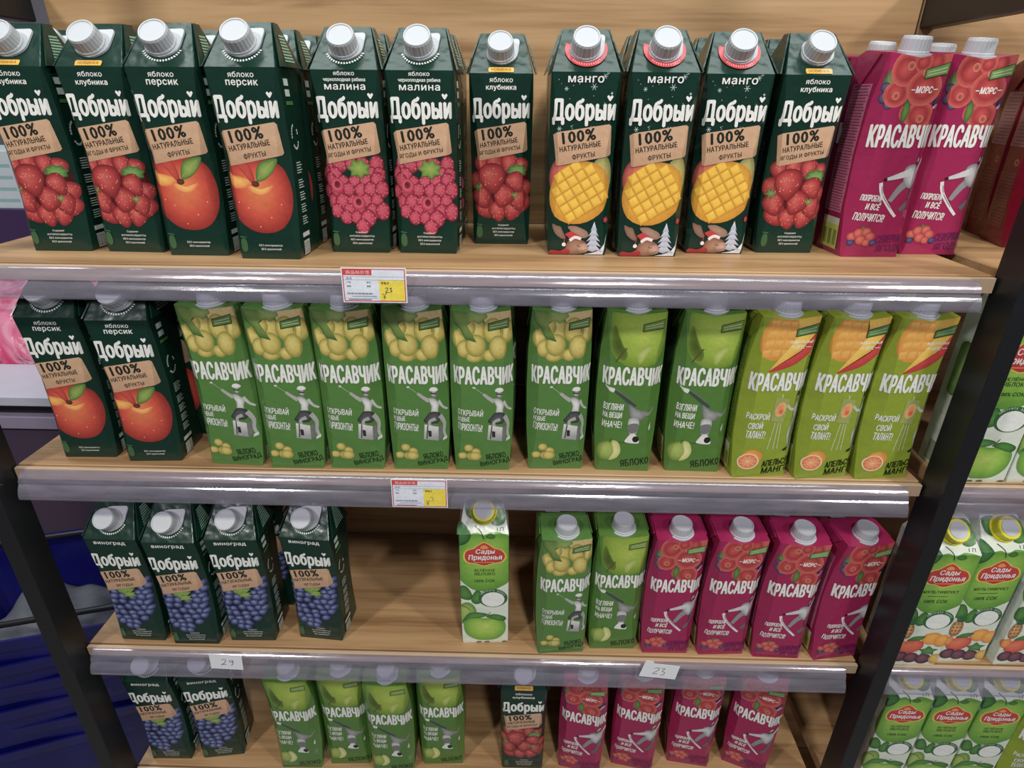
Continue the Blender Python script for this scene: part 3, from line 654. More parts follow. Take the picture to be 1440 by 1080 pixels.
def k_art(kind):
    a = Art()
    if kind == 'grape':
        a.poly('fruit_picture', spline([(4, 212), (36, 212), (37, 188), (20, 184), (8, 192)], 3), (206, 182, 122))
        kgrapes(a, 0, 0, 1, [(-26, 178, 9, 12), (-20, 166, 8, 11), (-2, 160, 9, 8), (-8, 156, 10, 7), (-5, 188, 12, 14), (-6, 170, 12, 14), (10, 158, 8, 8), (31, 187, 11, 14), (14, 188, 12, 15), (20, 168, 11, 15), (-16, 192, 10, 12)])
        leaf(a, 'fruit_leaf', [(-34, 211), (-8, 211), (-4, 204), (-16, 196), (-8, 180), (-5, 174), (-18, 178), (-24, 190), (-32, 200)], (128, 150, 76), (62, 100, 46))
        leaf(a, 'fruit_leaf', [(-14, 210), (6, 210), (8, 204), (2, 200), (-2, 196), (-8, 199), (-16, 198)], (150, 166, 92), (110, 138, 68))
        a.line('fruit_leaf', [(22, 196), (23, 186)], .8, (90, 80, 40))
        figure_suitcase(a)
        for i, (t, y, w, h) in enumerate([('ОТКРЫВАЙ', 80, 1, 10), ('НОВЫЕ', 71, .8, 6.5), ('ГОРИЗОНТЫ!', 59, 1, 10)]):
            a.text('slogan_lettering', t, -31, y, y + h, W, u1={'ОТКРЫВАЙ': 1, 'НОВЫЕ': -15, 'ГОРИЗОНТЫ!': 0}[t], bold=.02, rot=-5 if i != 1 else -2)
        kgrapes(a, -16, 22, .5, [(-18, 0, 13, 10), (16, 10, 12, 12), (6, -2, 14, 12), (-2, 22, 12, 11), (14, -2, 16, 13)])
        a.text('flavour_lettering', 'ЯБЛОКО', 5, 15.5, 23.5, (24, 44, 20), u1=30, bold=.02, rot=11); a.text('flavour_lettering', 'ВИНОГРАД', -2, 4.5, 12.5, (24, 44, 20), u1=36, bold=.02, rot=11)
    if kind == 'apple':
        a.blob('fruit_picture', spline([(-22, 214), (-28, 190), (-26, 166), (-12, 148), (8, 144), (27, 150), (38, 170), (40, 200), (36, 216)], 5), (176, 196, 76), (112, 144, 40), (4, 4), mid=(150, 178, 58))
        a.blob('fruit_picture', spline([(-24, 196), (-28, 176), (-22, 160), (-10, 152), (-7, 162), (-13, 172), (-18, 184)], 4), (70, 88, 28), (104, 130, 44))
        a.line('fruit_picture', spline([(-8, 168), (-15, 158), (-20, 150)], 3, False), 2, (92, 84, 40)); a.blob('fruit_picture', spline([(4, 160), (12, 170), (22, 172), (14, 156), (8, 148)], 4), (190, 200, 110), (150, 174, 66))
        figure_yoga(a)
        for i, (t, y, u1) in enumerate([('ВЗГЛЯНИ', 88, -6), ('НА ВЕЩИ', 76, -7), ('ИНАЧЕ!', 64, -6)]): a.text('slogan_lettering', t, -31, y, y + 9, W, u1=u1, bold=.03, rot=-3)
        a.disc('fruit_picture', -20, 30, 16, 14.5, (176, 194, 96), (100, 134, 44), n=20); a.blob('fruit_picture', spline([(-16, 44), (-8, 42), (-4, 30), (-8, 20), (-18, 16), (-13, 28)], 4), (228, 226, 160), (190, 196, 110)); a.line('fruit_picture', [(-19, 42), (-17, 47)], 1, (80, 70, 30))
        a.text('flavour_lettering', 'ЯБЛОКО', -2, 6, 16, (24, 44, 20), u1=34, bold=.035, rot=10)
    if kind == 'orange':
        a.poly('fruit_picture', [(0, 212), (38, 212), (38, 162), (20, 168), (2, 190)], (236, 170, 70), (224, 150, 60))
        a.disc('fruit_picture', -10, 186, 22, 27, (232, 168, 60), (214, 140, 40), rot=-12, n=24)
        for i in range(3):
            for j in range(4):
                x, y = -22 + i * 11 + j * 1.5, 168 + j * 11; a.poly('fruit_picture', [(x - 4.6, y - 4.6), (x + 4.6, y - 4), (x + 4.6, y + 4.8), (x - 4.6, y + 4)], (236, 182, 84), (222, 150, 56))
        a.blob('fruit_picture', spline([(6, 214), (20, 216), (33, 210), (30, 192), (18, 172), (2, 156), (-14, 147), (-8, 158), (4, 176), (10, 196)], 4), (244, 206, 90), (226, 174, 50))
        a.blob('fruit_picture', spline([(38, 204), (36, 186), (28, 168), (10, 152), (-16, 145), (2, 158), (20, 172), (30, 190)], 4), (206, 60, 52), (184, 40, 46))
        a.text('flavour_lettering', 'ИДЕАЛЬНЫЙ', 4, 180, 184.5, W, u1=30, bold=.05, res=1); a.text('flavour_lettering', 'ВКУС', 11, 173.5, 178, W, u1=21, bold=.05, res=1)
        a.line('flavour_lettering', [(5, 176), (10, 176)], .6, W); a.line('flavour_lettering', [(22, 176), (29, 176)], .6, W)
        figure_easel(a)
        for i, (t, y, u0, u1) in enumerate([('РАСКРОЙ', 84, -31, -3), ('СВОЙ', 71, -27, -9), ('ТАЛАНТ!', 58, -28, -4)]): a.text('slogan_lettering', t, u0, y, y + 10, W, u1=u1, bold=.03, rot=-4)
        orange_half(a, -18, 24, 14)
        a.text('flavour_lettering', 'АПЕЛЬСИН', 1, 15, 24, (24, 40, 16), u1=38, bold=.035, rot=10, shear=.15); a.text('flavour_lettering', 'МАНГО', 2, 5, 14, (24, 40, 16), u1=36, bold=.035, rot=8, shear=.15)
    if kind == 'berry':
        a.blob('fruit_leaf', spline([(-30, 196), (-34, 184), (-28, 172), (-20, 178), (-20, 192)], 3), (120, 140, 90), (70, 96, 56))
        for (x, y, r) in ((-29, 170, 6), (-23, 164, 5.5), (-30, 180, 5)): a.disc('fruit_picture', x, y, r, r, (110, 100, 140), (50, 40, 76), n=12)
        a.poly('fruit_picture', spline([(0, 212), (38, 212), (38, 198), (20, 196), (4, 202)], 3), (204, 84, 84))
        for (x, y, r) in ((-17, 174, 14), (2, 156, 11), (-12, 196, 16), (18, 202, 10), (4, 203, 9), (13, 153, 15), (11, 180, 18.5)):
            a.disc('fruit_picture', x, y, r, r * .95, (204, 76, 70), (204, 92, 80), n=22, mid=(166, 38, 46), h=(-1, 1))
        for (x, y) in ((-8, 200), (10, 194), (-17, 172), (15, 150)):
            a.disc('fruit_picture', x, y, 4, 4, (150, 60, 50), (224, 130, 104), n=10, h=(0, 0))
        leaf(a, 'fruit_leaf', spline([(-6, 164), (-2, 168), (2, 158), (-2, 146), (-6, 150)], 3), (110, 146, 70), (56, 96, 44))
        a.disc('fruit_picture', 31, 167, 7, 5, (70, 66, 110), (26, 24, 50), rot=20, n=12); a.flat('fruit_picture', 31, 162.5, 5.5, 2.4, (206, 196, 206), rot=15, n=10)
        a.text('flavour_lettering', 'МОРС', 3, 175, 181.5, W, u1=20, bold=.05, shear=.12); a.line('flavour_lettering', [(-2, 178), (2, 178)], .9, W); a.line('flavour_lettering', [(21.5, 178.5), (26, 179)], .9, W)
        figure_snowboard(a)
        for i, (t, y, u0, u1) in enumerate([('ПОПРОБУЙ', 65, -28, -4), ('И ВСЁ', 55, -20, -4), ('ПОЛУЧИТСЯ!', 43, -31, 4)]): a.text('slogan_lettering', t, u0, y, y + 8.6, W, u1=u1, bold=.035, rot=-4, shear=.1)
        leaf(a, 'fruit_leaf', jag(-14, 32, 9, 4, 30, .6, .5), (120, 130, 70), (90, 90, 50))
        for (x, y, r) in ((-27, 24, 6), (-20, 28, 6.5), (-11, 29, 6), (-6, 24, 6), (-16, 20, 6.5), (-9, 17, 5)): a.disc('fruit_picture', x, y, r, r * .9, (220, 108, 92), (158, 44, 54), n=12)
        a.disc('fruit_picture', -27, 17, 4.6, 3.6, (90, 90, 140), (40, 36, 76), n=10); a.disc('fruit_picture', -1, 17, 4.6, 3.6, (90, 90, 140), (40, 36, 76), n=10)
        a.text('flavour_lettering', 'СЕВЕРНЫЕ', 2, 16, 25, (112, 18, 88), u1=36, bold=.05, rot=5, shear=.2); a.text('flavour_lettering', 'ЯГОДЫ', 4, 5, 14, (112, 18, 88), u1=36, bold=.05, rot=4, shear=.2)
    k_brand(a)
    # small green stamp, top right of the front
    st = {'grape': (92, 128, 64), 'apple': (112, 146, 60), 'orange': (96, 140, 76), 'berry': (116, 150, 84)}[kind]
    a.poly('print_stamp', [(8, 188), (32, 193), (32, 202.5), (8, 197.5)], tuple(int(x * .55) for x in st)); a.poly('print_stamp', [(9, 189.2), (31.2, 194), (31.2, 201.6), (9, 196.6)], st)
    for k in range(2): a.line('print_stamp', [(11, 192 + k * 2.6), (29.5, 196 + k * 2.6)], .7, (190, 206, 160))
    # side panels: ingredients on the left, bar code patch on the right
    c = {'grape': (62, 108, 46), 'apple': (62, 110, 44), 'orange': (104, 132, 40), 'berry': (196, 104, 138)}[kind]
    tx = {'berry': (140, 60, 92)}.get(kind, tuple(int(x * .6) for x in c))
    a.poly('ingredients_panel', [(-84, 48), (-47, 48), (-47, 184), (-84, 184)], c)
    for k in range(44): a.line('ingredients_panel', [(-82, 51 + k * 3.05), (-49 - (k * 7 % 5), 51 + k * 3.05)], 1.1, tx)
    a.poly('recycling_panel', [(-82, 6), (-46, 6), (-46, 42), (-82, 42)], (186, 190, 92)); a.poly('recycling_panel', [(-82, 34), (-46, 34), (-46, 42), (-82, 42)], (206, 204, 176))
    for k in range(3): a.poly('recycling_panel', [(-78 + k * 11, 10), (-71 + k * 11, 10), (-71 + k * 11, 28), (-78 + k * 11, 28)], (124, 138, 60))
    a.poly('barcode', [(46, 4), (62, 4), (62, 22), (46, 22)], (204, 212, 190))
    for k in range(8): a.line('barcode', [(48 + k * 1.7, 5.5), (48 + k * 1.7, 20)], .7, (70, 80, 60))
    for k in range(26): a.line('small_print', [(50, 60 + k * 4), (80 - (k * 5 % 9), 60 + k * 4)], .8, tuple(min(255, int(x * 1.35)) for x in c))
    return a
def s_art(kind):
    a = Art()
    a.blob('fruit_picture', spline([(-37, 178), (-28, 200), (-10, 207), (0, 203), (12, 208), (30, 204), (40, 190), (40, 130), (20, 108), (0, 102), (-20, 108), (-40, 136)], 5), (170, 206, 90), (92, 152, 50), (0, 10), mid=(134, 184, 62))
    leaf(a, 'fruit_leaf', spline([(-36, 218), (-30, 222), (-18, 206), (-22, 192), (-32, 186), (-37, 190)], 4), (70, 130, 60), (30, 84, 44), None)
    leaf(a, 'fruit_leaf', spline([(2, 200), (10, 206), (16, 200), (10, 196)], 3), (80, 132, 50), (52, 104, 40))
    a.line('fruit_leaf', spline([(-12, 216), (-4, 208), (0, 196)], 3, False), 1.6, (60, 70, 34))
    a.text('flavour_lettering', '1Л', 18, 209, 214, (40, 70, 40), u1=27, bold=.03)
    # badge
    o = spline([(-27, 166), (-24, 176), (-14, 180), (-7, 186), (0, 190), (7, 186), (14, 180), (24, 176), (29, 166), (24, 157), (12, 154), (0, 150), (-12, 154), (-23, 157)], 4)
    c = np.array(o).mean(0); big = [tuple(c + (np.array(p) - c) * 1.09) for p in o]
    a.poly('badge', big, (222, 196, 70)); a.poly('badge', o, (204, 44, 42), (184, 36, 38))
    a.poly('badge', spline([(-6, 181), (0, 186), (6, 181), (0, 179)], 3), (226, 150, 60)); a.line('badge', [(-14, 155.5), (14, 155.5)], 1.6, (226, 130, 60))
    a.text('brand_lettering', 'Сады', -12, 169.5, 179, W, u1=14, bold=.04, shear=.1); a.text('brand_lettering', 'Придонья', -22, 158, 169, W, u1=24, bold=.04, shear=.1)
    dk = (34, 72, 34)
    if kind == 'green_apple':
        a.text('flavour_lettering', 'ЗЕЛЁНОЕ', -15, 139, 144.5, dk, u1=15, bold=.03); a.text('flavour_lettering', 'ЯБЛОКО', -14, 132, 137.5, dk, u1=15, bold=.03); a.text('flavour_lettering', '100% СОК', -14, 119.5, 124.5, dk, u1=15, bold=.03)
    else:
        a.text('flavour_lettering', 'МУЛЬТИФРУКТ', -24, 138, 143.5, dk, u1=24, bold=.03); a.line('flavour_lettering', [(-16, 133), (12, 133)], 1, dk); a.text('flavour_lettering', '100% СОК', -18, 121, 127, dk, u1=14, bold=.03)
    # leaves and the QR disc (left blank)
    leaf(a, 'fruit_leaf', spline([(-35, 112), (-26, 112), (-18, 96), (-22, 86), (-36, 92)], 3), (90, 146, 60), (42, 100, 44))
    leaf(a, 'fruit_leaf', spline([(-12, 104), (-4, 98), (-4, 82), (-14, 78), (-20, 88)], 3), (90, 150, 64), (44, 100, 42))
    a.flat('round_sticker', 12, 89, 21, 17.5, (52, 104, 58), n=26)
    for k, ch in enumerate('СМОТРИТЕ ВИДЕО'):
        if ch == ' ': continue
        t = math.radians(150 - k * 9.2); a.text('round_sticker', ch, 12 + 17.6 * math.cos(t) - 1, 89 + 14.4 * math.sin(t) - .8, 89 + 14.4 * math.sin(t) + 1.9, (226, 236, 220), wide=.9, bold=.03, rot=math.degrees(t) - 90, res=1)
    a.flat('round_sticker', 12, 86.5, 16.5, 14, (238, 240, 236), n=24)
    if kind == 'green_apple':
        a.disc('fruit_picture', -26, 60, 14, 22, (170, 196, 96), (90, 140, 50), n=18); a.line('fruit_picture', spline([(-34, 76), (-26, 72), (-20, 64)], 3, False), 1, (80, 70, 40))
        a.blob('fruit_picture', spline([(-31, 40), (-28, 20), (-14, 8), (0, 6), (16, 8), (28, 20), (30, 38), (22, 50), (0, 50), (-22, 52)], 5), (190, 216, 96), (96, 156, 52), (0, 6), mid=(150, 194, 70))
        leaf(a, 'fruit_leaf', spline([(-33, 44), (-20, 50), (-4, 52), (4, 58), (-10, 62), (-24, 60)], 4), (96, 150, 66), (44, 104, 46)); leaf(a, 'fruit_leaf', spline([(2, 54), (14, 58), (30, 52), (27, 44), (12, 48)], 4), (90, 146, 60), (40, 98, 42))
        a.line('fruit_leaf', [(2, 52), (8, 62)], 1, (90, 84, 50))
        for x in (-14, -2, 24): a.poly('fruit_leaf', [(x, 1), (x + 9, 1), (x + 7, 3.4), (x + 2, 3)], (52, 104, 46))
    else:
        a.disc('fruit_picture', -25, 68, 9, 16, (226, 178, 110), (160, 100, 60), n=16)
        for i in range(3):
            for j in range(4): a.flat('fruit_picture', -30 + i * 5, 57 + j * 6.5, 1.6, 2, (140, 92, 60), n=6)
        for k in range(5): a.poly('fruit_leaf', [(-27 + k, 80), (-23 + k, 80), (-32 + k * 5, 98 - abs(k - 2) * 3)], (70, 130, 80), (40, 94, 54))
        a.disc('fruit_picture', 14, 54, 14, 12, (246, 182, 70), (220, 130, 40), n=16); a.disc('fruit_picture', 29, 50, 11, 12, (246, 182, 70), (220, 130, 40), n=16)
        a.disc('fruit_picture', -12, 38, 18, 13, (236, 120, 76), (196, 52, 46), rot=14, n=18); a.disc('fruit_picture', -30, 44, 8, 9, (240, 160, 80), (214, 110, 44), n=14)
        leaf(a, 'fruit_leaf', spline([(-20, 50), (-10, 58), (4, 58), (-4, 50)], 3), (90, 140, 70), (50, 100, 50))
        for (x, y) in ((-22, 18), (-6, 16), (12, 14)): a.disc('fruit_picture', x, y, 11, 10, (136, 84, 98), (60, 26, 44), n=16)
        a.disc('fruit_picture', 30, 14, 10, 10, (232, 190, 90), (190, 140, 60), n=14)
        leaf(a, 'fruit_leaf', jag(15, 30, 15, 5, 20, .65, .55), (96, 150, 80), (50, 100, 56))
    # side panels
    for sg in (-1, 1):
        def X(u): return sg * u
        a.poly('ingredients_panel|%d' % sg, [(X(42), 40), (X(58), 40), (X(58), 150), (X(42), 150)][::1], (196, 204, 196))
        for k in range(30): a.line('ingredients_panel|%d' % sg, [(X(44), 44 + k * 3.5), (X(57 - k * 3 % 4), 44 + k * 3.5)], .9, (128, 140, 128))
        a.blob('leaf_picture|%d' % sg, spline([(X(60), 150), (X(74), 170), (X(90), 160), (X(90), 110), (X(76), 100), (X(62), 120)], 3), (140, 176, 100), (90, 130, 60))
        a.poly('barcode_panel|%d' % sg, [(X(48), 6), (X(86), 6), (X(86), 34), (X(48), 34)], (150, 166, 140))
    return a
def red_art():
    a = Art()
    for sg in (-1, 1):
        for vi, (v0, v1, c) in enumerate( ((118, 180, (150, 110, 122)), (22, 88, (112, 46, 54)))):
            a.poly('ingredients_panel|%d%d' % (sg, vi), [(sg * 46, v0), (sg * 84, v0), (sg * 84, v1), (sg * 46, v1)], c)
            for k in range(int((v1 - v0) / 4)): a.line('ingredients_panel|%d%d' % (sg, vi), [(sg * 48, v0 + 3 + k * 4), (sg * (80 - k * 5 % 9), v0 + 3 + k * 4)], 1.1, tuple(int(x * .72) for x in c))
        a.flat('round_emblem|%d' % sg, sg * 54, 100, 5, 4, (196, 120, 124), n=14); a.flat('round_emblem|%d' % sg, sg * 54, 100, 3.6, 2.8, (120, 24, 32), n=14)
    a.blob('fruit_picture', spline([(-20, 60), (-30, 84), (-18, 106), (6, 110), (24, 96), (24, 70), (6, 56)], 4), (220, 70, 54), (140, 20, 28))
    return a

# ---------------------------------------------------------------- cartons
def flap_obj(parent, side, pts, material, th=0.0012):
    """triangular folded ear lying on a carton's side."""
    V = [Vector(p) for p in pts]; n = (V[1] - V[0]).cross(V[2] - V[0]).normalized()
    if n.x * side < 0: n = -n
    W2 = [v + n * th for v in V]; k = len(V)
    F = [tuple(range(k)), tuple(range(2 * k - 1, k - 1, -1))] + [(i, (i + 1) % k, (i + 1) % k + k, i + k) for i in range(k)]
    return new_obj('side_flap', mesh('side_flap', V + W2, F), parent, material)
def make_green(kind, label):
    t = thing('juice_carton', label, 'carton'); M1 = card('dark_green_card', (18, 50, 40))
    new_obj('body', body_mesh(GS, 'gable'), t, M1)
    wr, yr, L, zr = G_ROOF; D = 32.8
    for sg in (-1, 1):
        pts = [(sg * 36.4e-3, -29e-3, .1925), (sg * 36.4e-3, 29e-3, .1925), (sg * (wr + .6) / 1000, (-D + yr + 13) / 1000, (zr - 1.5) / 1000), (sg * (wr + .6) / 1000, (-D + yr + 1) / 1000, (zr - .5) / 1000)]
        pts = [Vector(p) + Vector((sg * .003, 0, 0)) if i < 2 else Vector(p) for i, p in enumerate(pts)]
        if sg < 0: pts = [pts[1], pts[0], pts[3], pts[2]]
        f = flap_obj(t, sg, pts, M1, .0015)
        if sg > 0:
            ra = Art()
            o = pts[0]; e1 = (pts[1] - pts[0]); l1 = e1.length * 1000; e1 = e1.normalized() / 1000; e2 = (pts[3] - pts[0]) * 0.5 + (pts[2] - pts[1]) * 0.5; l2 = e2.length * 1000; e2 = e2.normalized() / 1000
            for k in range(9):
                v = 6 + k * (l2 - 16) / 9; ra.line('flap_print', [(14 + v * .25, v), (14 + v * .25 + 26 - k * 1.6, v)], 1.9, (132, 176, 150))
            n = e1.cross(e2).normalized()
            if n.x < 0: n = -n
            q = QuadSurf(o + n * .0021, e1, e2); q.n = n
            emit(ra, q, t)
    seam = MB(); seam.box(-(wr - .5) / 1000, (wr - .5) / 1000, (-D + yr + 12) / 1000, (-D + yr + 19) / 1000, (zr - 1.4) / 1000, (zr + .2) / 1000); seam.build('top_seam', M1, t)
    emit(green_art(kind), GS, t)
    M = slant_matrix(GS, 0.50, 0.0002 if kind == 'mango' else 0.0001)
    fl = MB(); P = spline([(-16, -9), (0, -17.6), (16, -9), (19.5, 8), (19, 17), (10, 17.5), (-6, 16), (-15, 8)], 4)
    fl.prism([(x / 1000, y / 1000) for x, y in P], 0.0003, 0.0024, M); f = fl.build('spout_base', WHITEP, t)
    cap_mb(M @ Matrix.Translation((-.001, -.001, .0024))).build('screw_cap', WHITEP, t)
    return t
def make_k(kind, label):
    col = {'grape': (88, 130, 68), 'apple': (86, 126, 60), 'orange': (144, 162, 58), 'berry': (158, 42, 86)}[kind]
    t = thing('juice_carton', label, 'carton'); M1 = card('card_' + kind, col)
    new_obj('body', body_mesh(KS, 'flat'), t, M1)
    for sg in (-1, 1):
        x = sg * 34.8e-3
        pts = [(x, -.020, .2125), (sg * 33.5e-3, .012, .2170), (x, .030, .2105), (x + sg * .0024, .006, .181)]
        if sg < 0: pts = pts[::-1]
        flap_obj(t, sg, pts, M1, .0014)
    s = MB(); s.box(-.032, .032, .0115, .019, .2158, .2176); s.build('top_seam', M1, t)
    sa = Art(); sa.poly('date_patch', [(-24, 2), (-4, 0), (-3, 10), (-23, 12)], (196, 204, 200))
    for k in range(3): sa.line('date_patch', [(-22, 4 + k * 2.6), (-6, 2.6 + k * 2.6)], .6, (130, 140, 136))
    emit(sa, QuadSurf((0, .0195, .2175), (.001, 0, 0), (0, .001, -.00018)), t)
    emit(k_art(kind), KS, t)
    M = Matrix.Translation((0.001, -0.0135, 0.2105)) @ Matrix.Rotation(math.radians(9), 4, 'X')
    fl = MB(); P = spline([(-17.5, -6), (-10, -14.5), (0, -17.5), (10, -14.5), (17.5, -6), (17, 8), (8, 16), (-12, 15), (-22, 8)], 3)
    fl.prism([(x / 1000, y / 1000) for x, y in P], 0.0, 0.0028, M); fl.build('spout_base', WHITEP, t)
    cap_mb(M @ Matrix.Translation((0, 0, .0028)), r=.0147, h=.0160).build('screw_cap', WHITEP, t)
    return t
def make_s(kind, label):
    t = thing('juice_carton', label, 'carton'); M1 = card('white_card', (222, 230, 216))
    new_obj('body', body_mesh(SS, 'gable'), t, M1)
    wr, yr, L, zr = S_ROOF
    s = MB(); s.box(-.025, .025, (-32.2 + yr + 12) / 1000, (-32.2 + yr + 18) / 1000, (zr - 1.4) / 1000, (zr + .2) / 1000); s.build('top_seam', M1, t)
    a = s_art(kind)
    leaf(a, 'fruit_leaf', spline([(-25, 250), (-8, 252), (-6, 238), (-14, 226), (-24, 232)], 3), (90, 146, 70), (44, 104, 50)); leaf(a, 'fruit_leaf', spline([(10, 250), (24, 250), (30, 224), (20, 216), (10, 222)], 3), (110, 160, 70), (50, 112, 50))
    emit(a, SS, t)
    M = slant_matrix(SS, 0.62, 0.0015)
    fl = MB(); fl.lathe([(.0185, -.0013), (.0185, .001), (.0165, .0016)], 32, M); fl.build('spout_base', YELP, t)
    b = MB(); b.lathe([(.0165, .0016), (.016, .011), (.0148, .0125)], 40, M, rib=({0, 1}, .0005)); c = b.build('screw_cap', YELP, t)
    d = MB(); d.lathe([(.0115, .0124), (.0115, .0132)], 24, M); d.build('cap_disc', WHITEP, c)
    return t
def make_red(label):
    t = thing('juice_carton', label, 'carton'); M1 = card('deep_red_card', (108, 14, 34))
    new_obj('body', body_mesh(KS, 'flat'), t, M1)
    for sg in (-1, 1):
        x = sg * 34.8e-3
        pts = [(x, -.020, .2125), (sg * 33.5e-3, .012, .2170), (x, .030, .2105), (x + sg * .0024, .006, .181)]
        if sg < 0: pts = pts[::-1]
        flap_obj(t, sg, pts, M1, .0014)
    emit(red_art(), KS, t)
    M = Matrix.Translation((0.001, -0.0135, 0.2105)) @ Matrix.Rotation(math.radians(9), 4, 'X')
    fl = MB(); fl.lathe([(.0175, 0), (.0175, .0026), (.0165, .003)], 28, M); fl.build('spout_base', WHITEP, t)
    cap_mb(M @ Matrix.Translation((0, 0, .0028)), r=.0147, h=.0160).build('screw_cap', WHITEP, t)
    return t

ZA, ZB, ZC, ZD = CAM_H - .1629, CAM_H - .4249, CAM_H - .7409, CAM_H - 1.0289
BOARD_F, BACK = 0.636, 0.905
XL, XR = -.6426, .4994

PROTO = {}
def carton(kind, x, y, z, yaw, label, group=None):
    """x, y: middle of the carton's front edge on the shelf."""
    if kind not in PROTO:
        fam, sub = kind.split(':')
        PROTO[kind] = {'g': make_green, 'k': make_k, 's': make_s}[fam](sub, label) if fam != 'r' else make_red(label)
        o = PROTO[kind]
    else:
        src = PROTO[kind]; o = src.copy(); COL.objects.link(o)
        for ch in list(src.children):
            c = ch.copy(); COL.objects.link(c); c.parent = o
            for g in list(ch.children):
                d = g.copy(); COL.objects.link(d); d.parent = c
    r = math.radians(yaw); h = 0.0325
    o.location = (x - math.sin(r) * h, y + math.cos(r) * h, z); o.rotation_euler = (0, 0, r)
    o['label'] = label; o['category'] = 'carton'
    if group: o['group'] = group
    elif 'group' in o.keys(): del o['group']
    return o
S12 = 1.2
ST, PE, RA, MA, GR = 'g:strawberry', 'g:peach', 'g:raspberry', 'g:mango', 'g:grape'
KG, KA, KO, KB = 'k:grape', 'k:apple', 'k:orange', 'k:berry'
top = [(ST, -.450, .577, 0.5, 'dark green strawberry juice carton at the far left end of top shelf front row', 3),
       (ST, -.378, .577, -2, 'dark green strawberry juice carton on top shelf, just left of the two peach cartons', 3),
       (PE, -.310, .566, 0.5, 'dark green peach juice carton on top shelf, left of the front pair with peaches', 3),
       (PE, -.2375, .556, -1, 'dark green peach juice carton on top shelf with its white-printed right side showing', 3),
       (RA, -.160, .588, -0.5, 'dark green raspberry juice carton, left of the front pair on the top shelf', 2),
       (RA, -.094, .588, -1.5, 'dark green raspberry juice carton, right of the front pair on the top shelf', 2),
       (ST, -.024, .635, 0, 'dark green strawberry carton set back on top shelf between raspberry and mango cartons', 1),
       (MA, .052, .590, 0.4, 'dark green mango carton with moose and snow, left one in front on top shelf', 2),
       (MA, .1205, .587, 2.5, 'dark green mango carton with moose and snow, middle one in front on top shelf', 2),
       (MA, .190, .604, -0.9, 'dark green mango carton with moose and snow, right one in front on top shelf', 2),
       (ST, .262, .611, 2, 'dark green strawberry juice carton on top shelf between mango and crimson cartons', 2),
       (KB, .341, .598, 2.5, 'crimson berry drink carton on top shelf with pale ingredient panel on its left side', 2),
       (KB, .407, .613, 1, 'crimson berry drink carton at the right end of top shelf front row', 2)]
names = {ST: 'dark green strawberry', PE: 'dark green peach', RA: 'dark green raspberry', MA: 'dark green mango', KB: 'crimson berry'}
where = ['leftmost front strawberry carton', 'second front strawberry carton', 'left front peach carton', 'right front peach carton', 'left front raspberry carton', 'right front raspberry carton', 'set-back strawberry carton', 'left front mango carton', 'middle front mango carton', 'right front mango carton', 'rightmost front strawberry carton', 'left front crimson carton', 'right front crimson carton']
back_kind = {7: ST, 9: ST}
for i, (k, x, y, yaw, lab, n) in enumerate(top):
    carton(k, x * S12, y * S12, ZA, yaw, lab, 'juice cartons in the front row of the top shelf')
    for j in range(1, n):
        jx = random.uniform(-.0018, .0018)
        kk = k
        yy = y * S12 + j * .0688
        carton(kk, x * S12 + jx + j * .001, yy, ZA, yaw * .3, '%s carton on top shelf, %s behind the %s' % (names[kk], 'directly' if j == 1 else 'second', where[i]), 'juice cartons standing behind on the top shelf')
rowB = [(PE, -.467, .548, 1.5, 'dark green peach juice carton at the left end of the second shelf'),
        (PE, -.393, .543, 3, 'dark green peach juice carton on second shelf, next to the green grape cartons'),
        (KG, -.303, .539, -3.5, 'green grape juice carton turned slightly left, leftmost of its kind on the second shelf'),
        (KG, -.2365, .535, 0.5, 'green grape juice carton, second from the left of the six on the second shelf'),
        (KG, -.1725, .536, 0, 'green grape juice carton, third from the left of the six on the second shelf'),
        (KG, -.105, .537, 1, 'green grape juice carton on second shelf right above the lower red price tag'),
        (KG, -.0395, .538, 1.5, 'green grape juice carton, fifth from the left of the six on the second shelf'),
        (KG, .0375, .543, 2, 'green grape juice carton standing apart with gaps, beside the apple carton, second shelf'),
        (KA, .108, .542, -1, 'green carton with big apple and headstand figure, left of the pair on second shelf'),
        (KA, .182, .543, -1, 'green carton with big apple and headstand figure, right of the pair on second shelf'),
        (KO, .250, .535, 5, 'lime orange and mango juice carton next to the apple cartons on second shelf'),
        (KO, .315, .535, 6, 'lime orange and mango juice carton, middle of the three on second shelf'),
        (KO, .378, .536, 6, 'lime orange and mango juice carton at right end of second shelf by the post')]
for i, (k, x, y, yaw, lab) in enumerate(rowB):
    carton(k, x * S12, y * S12, ZB, yaw, lab, 'juice cartons in the front row of the second shelf')
bn = ['left end peach', 'second peach', 'turned leftmost grape', 'second grape', 'third grape', 'fourth grape', 'fifth grape', 'rightmost grape', 'left apple', 'right apple', 'left orange', 'middle orange', 'right end orange']
for i in range(1, 13):
    k, x, y, yaw, lab = rowB[i]
    if i == 2: x += .006
    nm = {PE: 'dark green peach', KG: 'green grape', KA: 'green apple', KO: 'lime orange and mango'}[k]
    carton(k, x * S12 + .002, y * S12 + .071 + (.004 if i in (2, 10, 11, 12) else 0), ZB, yaw * .2, '%s carton in shadow, second shelf, behind the %s carton' % (nm, bn[i]), 'juice cartons standing behind on the second shelf')
